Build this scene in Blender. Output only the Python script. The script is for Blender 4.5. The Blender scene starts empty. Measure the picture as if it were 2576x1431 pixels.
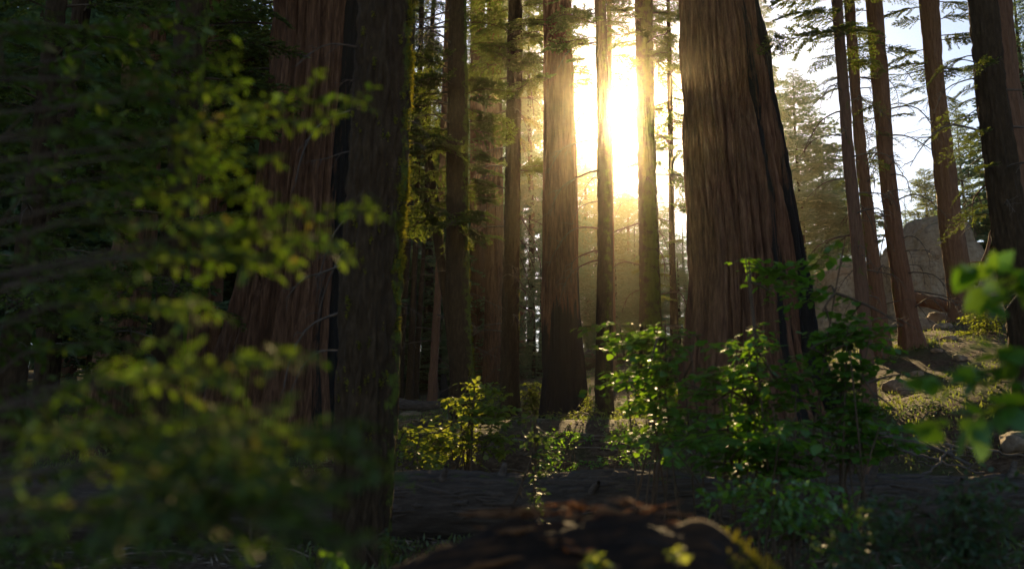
import bpy, bmesh, math
import numpy as np
from mathutils import Vector, Matrix, Quaternion

# ------------------------------------------------------------------ camera, sky, sun, exposure
sc = bpy.context.scene
CAMZ, PITCH, LENS = 1.2, math.radians(10.0), 35.0
FPX, CX, CY = 2576 * LENS / 36.0, 1288.0, 715.5          # measured in a 2576 x 1431 copy of the photograph
SP, CP = math.sin(PITCH), math.cos(PITCH)

def at(px, py, D):
    """world point on the sight line of (px, py) whose ground distance (world Y) is D, and its depth"""
    cx, cy = (px - CX) / FPX, (CY - py) / FPX
    dy, dz = CP - cy * SP, SP + cy * CP
    s = D / dy
    return np.array([cx * s, D, CAMZ + dz * s]), s

cam = bpy.data.cameras.new('camera'); camo = bpy.data.objects.new('camera', cam)
sc.collection.objects.link(camo); sc.camera = camo
camo.location = (0, 0, CAMZ); camo.rotation_euler = (math.pi / 2 + PITCH, 0, 0)
cam.lens = LENS; cam.sensor_width = 36; cam.clip_start = .05; cam.clip_end = 2000
cam.dof.use_dof = True; cam.dof.focus_distance = 24; cam.dof.aperture_fstop = 1.5

sun_p, _ = at(1566, 292, 100)
SUN = sun_p - np.array([0, 0, CAMZ]); SUN = SUN / np.linalg.norm(SUN)
ELEV, AZ = math.asin(SUN[2]), math.atan2(SUN[0], SUN[1])
w = bpy.data.worlds.new('World'); sc.world = w; w.use_nodes = True
wn = w.node_tree.nodes; wl = w.node_tree.links
sky = wn.new('ShaderNodeTexSky'); sky.sky_type = 'NISHITA'; sky.sun_disc = False
sky.sun_elevation = ELEV; sky.sun_rotation = AZ; sky.altitude = 1800; sky.air_density = 1.0; sky.dust_density = 1.2
wn['Background'].inputs[1].default_value = 0.075
wl.new(sky.outputs[0], wn['Background'].inputs[0])
ld = bpy.data.lights.new('sun', 'SUN'); ld.energy = 5.0; ld.angle = math.radians(.5); ld.color = (1.0, .72, .35)
lo = bpy.data.objects.new('sun', ld); sc.collection.objects.link(lo)
lo.rotation_euler = Vector(SUN).to_track_quat('Z', 'Y').to_euler(); lo.location = (10, 60, 60)
vs = sc.view_settings; vs.view_transform = 'Standard'; vs.look = 'None'; vs.gamma = 1; vs.use_curve_mapping = False
vs.exposure = 1.3
cy = sc.cycles
cy.use_denoising = True
cy.use_adaptive_sampling = True; cy.adaptive_threshold = .015; cy.adaptive_min_samples = 64
cy.max_bounces = 5; cy.diffuse_bounces = 2; cy.glossy_bounces = 2; cy.transmission_bounces = 3; cy.volume_bounces = 0
cy.transparent_max_bounces = 4; cy.sample_clamp_indirect = 4; cy.caustics_reflective = False; cy.caustics_refractive = False

# ------------------------------------------------------------------ numpy noise and mesh helpers
def _h(ix, iy, iz, seed):
    n = (ix * 374761393 + iy * 668265263 + iz * 2147483647 + seed * 974711) & 0xffffffff
    n = ((n ^ (n >> 13)) * 1274126177) & 0xffffffff
    n = ((n ^ (n >> 16)) * 2246822519) & 0xffffffff
    return ((n ^ (n >> 15)) & 0xffff) / 65535.0

def vnoise(P, seed=0):
    P = np.asarray(P, float); I = np.floor(P).astype(np.int64); f = P - I; f = f * f * (3 - 2 * f)
    x, y, z = I[..., 0], I[..., 1], I[..., 2]; u, v, t = f[..., 0], f[..., 1], f[..., 2]
    r = 0
    for a in (0, 1):
        for b in (0, 1):
            for c in (0, 1):
                r = r + (u if a else 1 - u) * (v if b else 1 - v) * (t if c else 1 - t) * _h(x + a, y + b, z + c, seed)
    return r * 2 - 1

def fbm(P, o=4, seed=0):
    P = np.asarray(P, float); r = 0; a = 1; s = 0
    for k in range(o):
        r = r + a * vnoise(P * 2 ** k + 17.3 * k, seed + k); s += a; a *= .5
    return r / s

C = sc.collection.objects
class Buf:
    """collects vertices and faces of one mesh"""
    def __init__(s): s.V = []; s.F = []; s.A = []; s.n = 0
    def add(s, V, F, a=None):
        V = np.asarray(V, float).reshape(-1, 3); F = np.asarray(F, np.int64)
        s.F.append(F + s.n); s.V.append(V); s.A.append(np.zeros(len(V)) if a is None else np.broadcast_to(np.asarray(a, float), (len(V),)))
        s.n += len(V); return s
    def arrays(s): return np.concatenate(s.V), s.F, np.concatenate(s.A)
    def mesh(s, name, mat, smooth=True, off=None, **attrs):
        V, F, A = s.arrays()
        if off is not None: V = V - off
        return mk(name, V, F, mat, smooth, vary=A, **attrs)

def mk(name, V, Fs, mat, smooth=True, **attrs):
    me = bpy.data.meshes.new(name)
    if not isinstance(Fs, list): Fs = [Fs]
    me.vertices.add(len(V)); me.vertices.foreach_set('co', np.ascontiguousarray(V, np.float32).ravel())
    nl = sum(f.size for f in Fs); npoly = sum(len(f) for f in Fs)
    me.loops.add(nl); me.polygons.add(npoly)
    me.loops.foreach_set('vertex_index', np.concatenate([f.ravel() for f in Fs]).astype(np.int32))
    tot = np.concatenate([np.full(len(f), f.shape[1], np.int32) for f in Fs])
    st = np.concatenate([[0], np.cumsum(tot)[:-1]]).astype(np.int32)
    me.polygons.foreach_set('loop_start', st)
    me.polygons.foreach_set('use_smooth', np.full(npoly, smooth))
    for k, a in attrs.items():
        at_ = me.attributes.new(k, 'FLOAT', 'POINT'); at_.data.foreach_set('value', np.ascontiguousarray(a, np.float32))
    me.update(calc_edges=True); me.validate()
    if mat: me.materials.append(mat)
    return me

def thing(name, label, cat, loc, group=None):
    o = bpy.data.objects.new(name, None); C.link(o); o.location = tuple(loc); o.empty_display_size = .2
    o['label'] = label; o['category'] = cat
    if group: o['group'] = group
    return o
def part(name, me, parent, loc=(0, 0, 0), M=None, kind=None, label=None):
    o = bpy.data.objects.new(name, me); C.link(o); o.parent = parent
    if M is not None: o.matrix_local = M
    else: o.location = tuple(loc)
    if kind: o['kind'] = kind
    if label: o['label'] = label
    return o
def setting(name, me, kind='structure', label=None, cat=None):
    o = bpy.data.objects.new(name, me); C.link(o); o['kind'] = kind
    if label: o['label'] = label
    if cat: o['category'] = cat
    return o
def norm(v): return v / (np.linalg.norm(v, axis=-1, keepdims=True) + 1e-9)

def tube(path, rad, sides=5, cap=True):
    P = np.asarray(path, float); n = len(P); R = np.broadcast_to(np.asarray(rad, float), (n,))
    T = norm(np.gradient(P, axis=0)); ref = np.array([0, 0, 1.]) if abs(T[0][2]) < .8 else np.array([1., 0, 0])
    S = norm(np.cross(T, ref)); U = np.cross(S, T)
    a = np.linspace(0, 2 * np.pi, sides, endpoint=False)
    V = P[:, None] + R[:, None, None] * (np.cos(a)[None, :, None] * S[:, None] + np.sin(a)[None, :, None] * U[:, None])
    i = np.arange(n - 1)[:, None] * sides; j = np.arange(sides)[None]; k = (j + 1) % sides
    F = np.stack([i + j, i + k, i + sides + k, i + sides + j], -1).reshape(-1, 4)
    return V.reshape(-1, 3), F

def kites(B, Dn, L, Wd, N=None, rng=None):
    """one four-cornered needle tuft or leaf blade per base point"""
    n = len(B); Dn = norm(Dn)
    if N is None: N = rng.normal(size=(n, 3))
    S = norm(np.cross(Dn, N)); L = np.broadcast_to(L, (n,))[:, None]; Wd = np.broadcast_to(Wd, (n,))[:, None]
    V = np.stack([B, B + Dn * L * .45 + S * Wd * .5, B + Dn * L, B + Dn * L * .45 - S * Wd * .5], 1)
    return V.reshape(-1, 3), np.arange(4 * n).reshape(-1, 4)

# ------------------------------------------------------------------ materials
def newmat(name):
    m = bpy.data.materials.new(name); m.use_nodes = True; nt = m.node_tree; nt.nodes.clear()
    out = nt.nodes.new('ShaderNodeOutputMaterial'); return m, nt, out
def N_(nt, t, **kw):
    n = nt.nodes.new(t)
    for k, v in kw.items(): setattr(n, k, v)
    return n
def ramp(nt, fac, stops):
    r = N_(nt, 'ShaderNodeValToRGB'); nt.links.new(fac, r.inputs[0]); e = r.color_ramp.elements
    e[0].position, e[0].color = stops[0][0], (*stops[0][1], 1); e[1].position, e[1].color = stops[-1][0], (*stops[-1][1], 1)
    for p, c in stops[1:-1]: x = e.new(p); x.color = (*c, 1)
    return r.outputs[0]
def mixc(nt, fac, a, b):
    m = N_(nt, 'ShaderNodeMix', data_type='RGBA')
    if hasattr(fac, 'links') or hasattr(fac, 'node'): nt.links.new(fac, m.inputs[0])
    else: m.inputs[0].default_value = fac
    for v, i in ((a, 6), (b, 7)):
        if hasattr(v, 'node'): nt.links.new(v, m.inputs[i])
        else: m.inputs[i].default_value = (*v, 1)
    return m.outputs[2]
def noise(nt, vec, scale, detail=4, rough=.6):
    n = N_(nt, 'ShaderNodeTexNoise'); n.inputs['Scale'].default_value = scale; n.inputs['Detail'].default_value = detail
    n.inputs['Roughness'].default_value = rough
    if vec is not None: nt.links.new(vec, n.inputs['Vector'])
    return n.outputs[0]
def mapped(nt, sc_, src='Object'):
    t = N_(nt, 'ShaderNodeTexCoord'); m = N_(nt, 'ShaderNodeMapping'); m.inputs['Scale'].default_value = sc_
    nt.links.new(t.outputs[src], m.inputs[0]); return m.outputs[0]
def attr(nt, name):
    a = N_(nt, 'ShaderNodeAttribute'); a.attribute_name = name; return a.outputs['Fac']
def mth(nt, op, a, b=0.0, clamp=False):
    m = N_(nt, 'ShaderNodeMath', operation=op); m.use_clamp = clamp
    for v, i in ((a, 0), (b, 1)):
        if hasattr(v, 'node'): nt.links.new(v, m.inputs[i])
        else: m.inputs[i].default_value = v
    return m.outputs[0]

def bark_mat(name, dark, mid, light, fib=(9, 9, .8), bump=.35, dist=.02, charcol=(.014, .012, .011), mosscol=(.10, .12, .015), axis='Z'):
    m, nt, out = newmat(name)
    v = mapped(nt, fib); v2 = mapped(nt, (1.1, 1.1, .35))
    n1 = noise(nt, v, 3.0, 6, .65); n2 = noise(nt, v2, 1.3, 3)
    col = ramp(nt, n1, [(.3, dark), (.5, mid), (.72, light)])
    col = mixc(nt, mth(nt, 'MULTIPLY', n2, .45), col, dark)
    fine = noise(nt, mapped(nt, (30, 30, 6)), 4, 5)
    ch = attr(nt, 'char'); chm = ramp(nt, mth(nt, 'ADD', ch, mth(nt, 'MULTIPLY', mth(nt, 'SUBTRACT', n1, .5), .9)), [(.45, (0, 0, 0)), (.58, (1, 1, 1))])
    col = mixc(nt, chm, col, charcol)
    ms = attr(nt, 'moss'); msm = ramp(nt, mth(nt, 'ADD', ms, mth(nt, 'MULTIPLY', mth(nt, 'SUBTRACT', noise(nt, mapped(nt, (1, 1, 1)), 7, 5, .7), .5), 1.4)), [(.45, (0, 0, 0)), (.62, (1, 1, 1))])
    mcol = mixc(nt, fine, tuple(c * .55 for c in mosscol), mosscol)
    col = mixc(nt, msm, col, mcol)
    b = N_(nt, 'ShaderNodeBsdfPrincipled'); nt.links.new(col, b.inputs['Base Color']); b.inputs['Roughness'].default_value = .9
    b.inputs['Specular IOR Level'].default_value = .2
    bp = N_(nt, 'ShaderNodeBump'); bp.inputs['Strength'].default_value = bump; bp.inputs['Distance'].default_value = dist
    nt.links.new(mth(nt, 'ADD', n1, mth(nt, 'MULTIPLY', fine, .35)), bp.inputs['Height']); nt.links.new(bp.outputs[0], b.inputs['Normal'])
    nt.links.new(b.outputs[0], out.inputs[0]); return m

def leaf_mat(name, c0, c1, t0, t1, tr=.45, gloss=.05, rough=.4, tip=None):
    m, nt, out = newmat(name)
    oi = N_(nt, 'ShaderNodeObjectInfo')
    f = mth(nt, 'FRACT', mth(nt, 'ADD', attr(nt, 'vary'), oi.outputs['Random']))
    dc = mixc(nt, f, c0, c1); tc = mixc(nt, f, t0, t1)
    if tip:
        g = ramp(nt, f, [(.955, (0, 0, 0)), (.975, (.5, .5, .5))]); dc = mixc(nt, g, dc, tip); tc = mixc(nt, g, tc, tuple(min(1, x * 1.6) for x in tip))
    d = N_(nt, 'ShaderNodeBsdfDiffuse'); t = N_(nt, 'ShaderNodeBsdfTranslucent'); g = N_(nt, 'ShaderNodeBsdfGlossy')
    nt.links.new(dc, d.inputs[0]); nt.links.new(tc, t.inputs[0]); g.inputs['Roughness'].default_value = rough; g.inputs[0].default_value = (.9, .9, .9, 1)
    m1 = N_(nt, 'ShaderNodeMixShader'); m1.inputs[0].default_value = tr; nt.links.new(d.outputs[0], m1.inputs[1]); nt.links.new(t.outputs[0], m1.inputs[2])
    m2 = N_(nt, 'ShaderNodeMixShader'); m2.inputs[0].default_value = gloss; nt.links.new(m1.outputs[0], m2.inputs[1]); nt.links.new(g.outputs[0], m2.inputs[2])
    nt.links.new(m2.outputs[0], out.inputs[0]); return m

def simple_mat(name, c0, c1, scale=6, rough=.85, sc3=(1, 1, 1), bump=.3, dist=.02):
    m, nt, out = newmat(name); n = noise(nt, mapped(nt, sc3), scale, 6, .65)
    b = N_(nt, 'ShaderNodeBsdfPrincipled'); nt.links.new(ramp(nt, n, [(.3, c0), (.7, c1)]), b.inputs['Base Color']); b.inputs['Roughness'].default_value = rough
    b.inputs['Specular IOR Level'].default_value = .25
    bp = N_(nt, 'ShaderNodeBump'); bp.inputs['Strength'].default_value = bump; bp.inputs['Distance'].default_value = dist
    nt.links.new(n, bp.inputs['Height']); nt.links.new(bp.outputs[0], b.inputs['Normal'])
    nt.links.new(b.outputs[0], out.inputs[0]); return m

M_SEQ = bark_mat('sequoia_bark', (.05, .024, .013), (.135, .062, .033), (.25, .13, .075), (6, 6, .7), .9, .05)
M_FIR = bark_mat('fir_bark', (.022, .012, .006), (.042, .025, .012), (.08, .05, .027), (7, 7, 2.2), .6, .025)
M_RED = bark_mat('cedar_bark', (.09, .045, .026), (.15, .075, .045), (.20, .11, .07), (9, 9, 1.4), .6, .02)
M_DEAD = simple_mat('dead_twig_bark', (.05, .037, .028), (.13, .10, .08), 9)
M_TWIG = simple_mat('brown_twig_bark', (.05, .032, .02), (.10, .065, .04), 9)
M_MOSS = leaf_mat('moss_fronds', (.10, .11, .012), (.16, .15, .02), (.28, .26, .02), (.34, .28, .03), .4, 0)
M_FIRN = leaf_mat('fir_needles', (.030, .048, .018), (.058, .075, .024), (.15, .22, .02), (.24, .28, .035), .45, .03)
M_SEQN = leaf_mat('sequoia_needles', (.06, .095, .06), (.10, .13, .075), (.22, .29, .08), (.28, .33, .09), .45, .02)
M_FAR = leaf_mat('haze_tinted_needles', (.055, .105, .085), (.095, .155, .12), (.20, .32, .11), (.28, .38, .14), .45, .02)  # cool distance haze put into the needle colour of the far trees
M_HAZ = leaf_mat('hazel_leaf', (.045, .125, .012), (.085, .18, .02), (.14, .34, .012), (.26, .42, .02), .48, .06)
M_SAP = leaf_mat('sapling_leaf', (.05, .08, .013), (.095, .12, .02), (.08, .165, .010), (.14, .20, .014), .37, .025, .55, tip=(.14, .07, .02))
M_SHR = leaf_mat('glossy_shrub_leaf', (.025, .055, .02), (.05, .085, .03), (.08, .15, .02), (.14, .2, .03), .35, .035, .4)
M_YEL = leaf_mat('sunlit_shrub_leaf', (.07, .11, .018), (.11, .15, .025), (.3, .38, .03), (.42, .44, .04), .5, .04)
M_GRS = leaf_mat('ground_plants', (.05, .08, .018), (.10, .12, .03), (.16, .22, .03), (.26, .28, .05), .45, .03)
M_ROCK = None

# ------------------------------------------------------------------ ground
rows_ctrl = [(2560, 1130, 13),
             (700, 1095, 18), (1860, 1092, 18), (1400, 1078, 16), (1500, 1074, 16), (1600, 1062, 16.2), (1700, 1046, 16.4), (1250, 1082, 16.2), (1150, 1090, 16.2), (2190, 1046, 16), (1410, 1061, 24), (1518, 1063, 22),
             (1282, 1068, 25.5), (1160, 1058, 20), (1640, 1005, 25), (2300, 872, 24), (2220, 898, 24), (2420, 806, 30), (2560, 960, 15), (2450, 960, 19), (2300, 985, 19),
             (1695, 958, 32), (1580, 915, 42), (1470, 945, 42), (1330, 955, 45), (1060, 1030, 38), (1220, 985, 52), (1020, 985, 60), (2100, 880, 32), (2300, 830, 34), (2540, 770, 34), (2100, 835, 46), (2350, 800, 45), (2500, 755, 45),
             (300, 1100, 18), (0, 1100, 20), (500, 1060, 35), (100, 1040, 40), (2850, 900, 22), (2800, 760, 40), (1800, 940, 32)]
ctrl = [at(*r)[0] for r in rows_ctrl]
ctrl += [np.array(p, float) for p in [(0, 10.8, .40), (-1.5, 10.8, .40), (1.5, 10.8, .40), (3, 10.8, .40), (4.6, 10.8, .44), (0, 9.7, .36), (2.5, 9.7, .36), (4.6, 9.7, .38), (-2.5, 9.7, .36), (-3, 11, .40), (-1.2, 9.7, .36), (0, 12.6, .38), (-1.2, 12.6, .4), (1.2, 12.6, .42), (2.4, 12.6, .5), (0, 14.3, .9), (1.2, 14.3, .95), (2.4, 14.3, 1.05), (-1.2, 14.3, .85), (0, 7, .05), (-3, 6, .0), (3, 6.2, .1), (0, 2.5, 0), (-4, 2, 0), (4, 2, .1), (0, -8, -.2), (-12, 0, -.3), (14, 4, .8), (0, -40, -1), (-40, -10, -1), (40, -10, 2),
         (-40, 40, 4), (-60, 90, 9), (0, 80, 9.5), (20, 60, 9.5), (45, 50, 14), (-20, 80, 9), (30, 90, 14), (60, 90, 20), (0, 140, 13), (-80, 170, 14), (80, 170, 26), (0, 190, 15),
         (-190, 0, 0), (190, 0, 12), (0, -190, -2), (-190, -190, 0), (190, -190, 4), (-190, 190, 12), (190, 190, 24)]]
ctrl = np.array(ctrl)
def _phi(a, b): return np.sqrt(((a[:, None] - b[None]) ** 2).sum(-1) + .3)
_K = np.zeros((len(ctrl) + 3,) * 2); n_ = len(ctrl)
_K[:n_, :n_] = _phi(ctrl[:, :2], ctrl[:, :2]); _K[:n_, n_] = 1; _K[:n_, n_ + 1:] = ctrl[:, :2]; _K[n_, :n_] = 1; _K[n_ + 1:, :n_] = ctrl[:, :2].T
_W = np.linalg.solve(_K, np.concatenate([ctrl[:, 2], [0, 0, 0]]))
def gz(x, y):
    x, y = np.atleast_1d(np.asarray(x, float)), np.atleast_1d(np.asarray(y, float)); sh = x.shape
    P = np.stack([x.ravel(), y.ravel()], 1)
    z = _phi(P, ctrl[:, :2]) @ _W[:n_] + _W[n_] + P @ _W[n_ + 1:]
    q = np.column_stack([P, np.zeros(len(P))])
    return (z + .10 * fbm(q * .5, 3, 5) + .03 * fbm(q * 2.2, 2, 9)).reshape(sh)
def g0(x, y): return float(gz(x, y)[0])

def ground_material():
    m, nt, out = newmat('forest_floor')
    v = mapped(nt, (1, 1, 1)); n1 = noise(nt, v, .6, 4); n2 = noise(nt, v, 9, 6, .7); n3 = noise(nt, v, 40, 4, .7)
    duff = ramp(nt, n2, [(.3, (.036, .020, .011)), (.5, (.08, .048, .027)), (.7, (.17, .115, .072))])
    green = ramp(nt, n3, [(.3, (.04, .055, .018)), (.7, (.09, .105, .03))])
    col = mixc(nt, ramp(nt, n1, [(.48, (0, 0, 0)), (.62, (.7, .7, .7))]), duff, green)
    b = N_(nt, 'ShaderNodeBsdfPrincipled'); nt.links.new(col, b.inputs['Base Color']); b.inputs['Roughness'].default_value = .95; b.inputs['Specular IOR Level'].default_value = .1
    bp = N_(nt, 'ShaderNodeBump'); bp.inputs['Strength'].default_value = .8; bp.inputs['Distance'].default_value = .05
    nt.links.new(mth(nt, 'ADD', n2, mth(nt, 'MULTIPLY', n3, .5)), bp.inputs['Height']); nt.links.new(bp.outputs[0], b.inputs['Normal'])
    nt.links.new(b.outputs[0], out.inputs[0]); return m
gx = np.concatenate([-np.geomspace(190, 16, 26)[:-1], np.linspace(-16, 22, 150), np.geomspace(22, 190, 24)[1:]])
gy = np.concatenate([-np.geomspace(190, 4, 20)[:-1], np.linspace(-4, 46, 200), np.geomspace(46, 190, 26)[1:]])
GX, GY = np.meshgrid(gx, gy); GZ = gz(GX.ravel(), GY.ravel()).reshape(GX.shape)
nx = len(gx); ii = (np.arange(len(gy) - 1)[:, None] * nx + np.arange(nx - 1)[None]).ravel()
setting('ground', mk('ground', np.column_stack([GX.ravel(), GY.ravel(), GZ.ravel()]), np.stack([ii, ii + 1, ii + nx + 1, ii + nx], 1), ground_material()))

# ------------------------------------------------------------------ trunks
def trunk_mesh(rows, D, H, base, kind, mat, segs=64, dz=.11, seed=0, char=None, moss=None, flare=.0, dark_side=None):
    """rows: (py, left px, right px) from the top of the photograph down to the foot, all at ground distance D"""
    P = []; R = []
    for py, xl, xr in rows:
        c, s = at((xl + xr) / 2, py, D); P.append(c); R.append((xr - xl) / 2 / FPX * s)
    P = np.array(P)[::-1]; R = np.array(R)[::-1]                      # foot first
    z0 = base[2] - .5
    Zv = np.concatenate([np.arange(z0, P[-1][2] + .3, dz), np.linspace(P[-1][2] + .4, H, 14)])
    sl = (P[-1] - P[0]) / (P[-1][2] - P[0][2])
    def ext(k, v):
        r = np.interp(Zv, P[:, 2], v)
        up = Zv > P[-1][2]; dn = Zv < P[0][2]
        if k == 'r':
            r[up] = R[-1] * (1 - .94 * (Zv[up] - P[-1][2]) / (H - P[-1][2])); r[dn] = R[0] * (1 + .25 * (P[0][2] - Zv[dn]))
        else:
            r[up] = v[-1] + sl[k] * .5 * (Zv[up] - P[-1][2]); r[dn] = v[0] + sl[k] * .5 * (Zv[dn] - P[0][2])
        return r
    cxs, cys, rr = ext(0, P[:, 0]), np.full(len(Zv), D, float), ext('r', R)
    # smooth the profile a little
    ker = np.ones(7) / 7
    pad = lambda a: np.convolve(np.pad(a, 3, 'edge'), ker, 'valid')
    cxs, rr = pad(cxs), pad(rr)
    th = np.linspace(0, 2 * np.pi, segs, endpoint=False); ct, st = np.cos(th), np.sin(th)
    rm = R.mean(); zz = Zv[:, None]
    Q = lambda kf, kz: np.stack([np.broadcast_to(ct * kf, (len(Zv), segs)), np.broadcast_to(st * kf, (len(Zv), segs)), np.broadcast_to(zz * kz, (len(Zv), segs))], -1)
    if kind == 'sequoia':
        warp = .5 * fbm(Q(2.2, .35), 2, seed + 3)[..., None]
        q = Q(rm * 9, .22) + warp
        f1 = np.clip(np.abs(fbm(q, 3, seed)) * 4.2, 0, 1) ** .6
        f2 = np.clip(np.abs(fbm(Q(rm * 26, .7) + warp, 2, seed + 8)) * 3.5, 0, 1) ** .7
        lob = fbm(Q(1.6, .09), 2, seed + 20)
        foot = np.clip(1 - (zz - base[2]) / 3.0, 0, 1)
        lob = lob * (.09 + .16 * foot)
        d = rm * lob - .055 * np.clip(1 - f1, 0, 1) * -1 * 0 + .07 * fbm(Q(rm * 5, 1.0), 3, seed + 61) * min(1, rm) + (.19 * (f1 - .75) + .05 * (f2 - .7)) * min(1, rm)
    elif kind == 'fir':
        f1 = np.abs(fbm(Q(max(rm, .16) * 26, 3.2), 2, seed)); f2 = fbm(Q(max(rm, .16) * 60, 9), 2, seed + 4)
        d = rm * .07 * fbm(Q(1.3, .35), 2, seed + 20) + rm * (.20 * np.clip(f1 * 2.4, 0, 1) + .05 * f2) - rm * .1
    else:
        f1 = np.abs(fbm(Q(max(rm, .16) * 20, 1.2), 2, seed)); f2 = fbm(Q(max(rm, .16) * 50, 4), 2, seed + 4)
        d = rm * .08 * fbm(Q(1.3, .25), 2, seed + 20) + rm * (.17 * np.clip(f1 * 2.4, 0, 1) + .04 * f2) - rm * .08
    if flare: d = d + rr[:, None] * flare * np.exp(-np.clip(zz - base[2], 0, 9) / .35) * (.6 + .6 * fbm(Q(2.2, .2), 2, seed + 31))
    rad = rr[:, None] + d
    V = np.stack([cxs[:, None] + rad * ct, cys[:, None] + rad * st, np.broadcast_to(zz, rad.shape)], -1)
    n = len(Zv); i = np.arange(n - 1)[:, None] * segs; j = np.arange(segs)[None]; k = (j + 1) % segs
    F = np.stack([i + j, i + k, i + segs + k, i + segs + j], -1).reshape(-1, 4)
    one = np.ones_like(rad)
    chv = np.zeros_like(rad); msv = np.zeros_like(rad)
    hz = (zz - base[2]) * one
    if char:                                                         # (height to which it is charred, softness, centre angle or None)
        h_, soft, ang, wid_ = char
        streak = fbm(Q(rm * 7, .12), 3, seed + 51)
        chv = np.clip(.5 + (h_ - hz) / soft + streak * .9, 0, 1.2)
        if ang is not None: chv = np.maximum(chv, np.clip(1.25 - np.abs((th - ang + np.pi) % (2 * np.pi) - np.pi)[None] / wid_ + streak * 1.1 - .012 * hz, 0, 1))
    if moss:                                                         # (amount, facing angle, spread)
        a_, ang, spr = moss
        msv = a_ * np.clip(1.15 - np.abs((th - ang + np.pi) % (2 * np.pi) - np.pi) / spr, 0, 1)[None] * one
    V = V.reshape(-1, 3) - base
    info = dict(Z=Zv, cx=cxs, r=rr, D=D, base=base)
    return mk('trunk', V, F, mat, True, char=chv.ravel(), moss=msv.ravel()), info

def on_trunk(info, z, az, out=1.0):
    x = np.interp(z, info['Z'], info['cx']); r = np.interp(z, info['Z'], info['r'])
    return np.array([x + math.cos(az) * r * out, info['D'] + math.sin(az) * r * out, z])
def zpix(py, D): return at(CX, py, D)[0][2]

# ------------------------------------------------------------------ boughs, dead branches and crowns as shared meshes
def bough_arrays(rng, ntw=34, per=18, kl=.062, kw=.017, droop=.32, up=.12, spread=.42):
    b = Buf(); t = np.linspace(0, 1, 8)
    wob = .03 * rng.normal(size=2)
    ctr = lambda t: np.stack([t, wob[0] * np.sin(3 * t) + wob[1] * np.sin(7 * t) * t, up * t - droop * t * t], -1)
    stem = tube(ctr(t), np.linspace(.012, .003, 8), 4)
    nb = Buf(); tw = Buf()
    for k in range(ntw):
        s = .12 + .88 * (k + rng.random()) / ntw; side = 1 if k % 2 else -1
        L = (spread * (1 - s) ** .75 + .05) * (.6 + .7 * rng.random()); a = math.radians(35 + 35 * rng.random())
        B = ctr(np.array([s]))[0]; d = np.array([math.cos(a), side * math.sin(a), .08 * rng.normal() - .12])
        m = max(4, int(per * L / .25)); u = rng.random(m) ** .8
        pts = B + d * (u * L)[:, None]; pts[:, 2] -= .25 * (u * L) ** 2
        tw.add(*tube(np.array([B, B + d * L * .5, B + d * L - np.array([0, 0, .25 * L * L])]), [.004, .003, .0015], 3))
        sg = rng.choice([-1, 1], m); ang = np.radians(rng.uniform(15, 60, m)) * sg
        dd = np.stack([d[0] * np.cos(ang) - d[1] * np.sin(ang), d[0] * np.sin(ang) + d[1] * np.cos(ang), d[2] + .25 * rng.normal(size=m)], -1)
        nrm = np.array([0, 0, 1.]) + .55 * rng.normal(size=(m, 3))
        v, f = kites(pts, dd, kl * rng.uniform(.6, 1.3, m), kw * rng.uniform(.7, 1.3, m), nrm)
        nb.add(v, f, np.repeat(rng.random(m) * .8, 4))
    return stem, tw, nb
RG = np.random.default_rng(11)
def bough_meshes(n, mat, **kw):
    out = []
    for k in range(n):
        st, tw, nb = bough_arrays(RG, **kw)
        b = Buf(); b.add(*st); V, F, A = tw.arrays(); [b.add(V, F[0] * 0 + 0) if False else None]
        off = b.n; b.V.append(V); b.F += [f + off for f in F]; b.A.append(A); b.n += len(V); ns = sum(len(f) for f in b.F)
        V, F, A = nb.arrays(); off = b.n; b.V.append(V); b.F += [f + off for f in F]; b.A.append(A); b.n += len(V)
        me = b.mesh('bough', M_TWIG, False); me.materials.append(mat)
        mi = np.ones(len(me.polygons), np.int32); mi[:ns] = 0; me.polygons.foreach_set('material_index', mi); out.append(me)
    return out
BOUGH = bough_meshes(6, M_FIRN, ntw=44, per=30, kl=.05, kw=.017)
BOUGH_LONG = bough_meshes(4, M_FIRN, ntw=34, per=22, kl=.05, kw=.014, droop=.75, up=.25, spread=.3)

def dead_arrays(rng, droop, up, ntw, R=.016):
    b = Buf(); t = np.linspace(0, 1, 9); w1, w2 = rng.normal(size=2) * .05
    ctr = lambda t: np.stack([t - .25 * droop * t ** 3, w1 * np.sin(4 * t) + w2 * t * t * 2, up * t - droop * t ** 2 + .02 * np.sin(9 * t + w1 * 40)], -1)
    b.add(*tube(ctr(t), np.linspace(R, R * .28, 9), 5))
    for k in range(ntw):
        s = .2 + .75 * rng.random(); B = ctr(np.array([s]))[0]; L = .12 + .35 * rng.random() * (1.1 - s)
        d = norm(np.array([.6, rng.choice([-1, 1]) * rng.uniform(.3, 1), rng.uniform(-.9, .2)]))
        q = np.linspace(0, 1, 5)[:, None]; pth = B + d * q * L + np.array([0, 0, -.35 * L]) * q * q + .02 * rng.normal(size=(5, 3)) * q
        b.add(*tube(pth, np.linspace(R * .42, R * .16, 5), 4))
    return b
DEAD = [dead_arrays(RG, d, u, n).mesh('branch', M_DEAD) for d, u, n in
        [(.45, .15, 6), (.75, .25, 7), (.9, .3, 5), (.55, .0, 8), (.3, .2, 7), (1.05, .2, 6), (.6, .35, 9), (.2, -.15, 5)]]

def place(me, name, parent, base, P, az, L, tilt=0, roll=0, sz=1.0):
    M = Matrix.Translation(Vector(P - base)) @ Matrix.Rotation(az, 4, 'Z') @ Matrix.Rotation(-tilt, 4, 'Y') @ Matrix.Rotation(roll, 4, 'X') @ Matrix.Diagonal((L, L * sz, L, 1))
    return part(name, me, parent, M=M)

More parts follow.
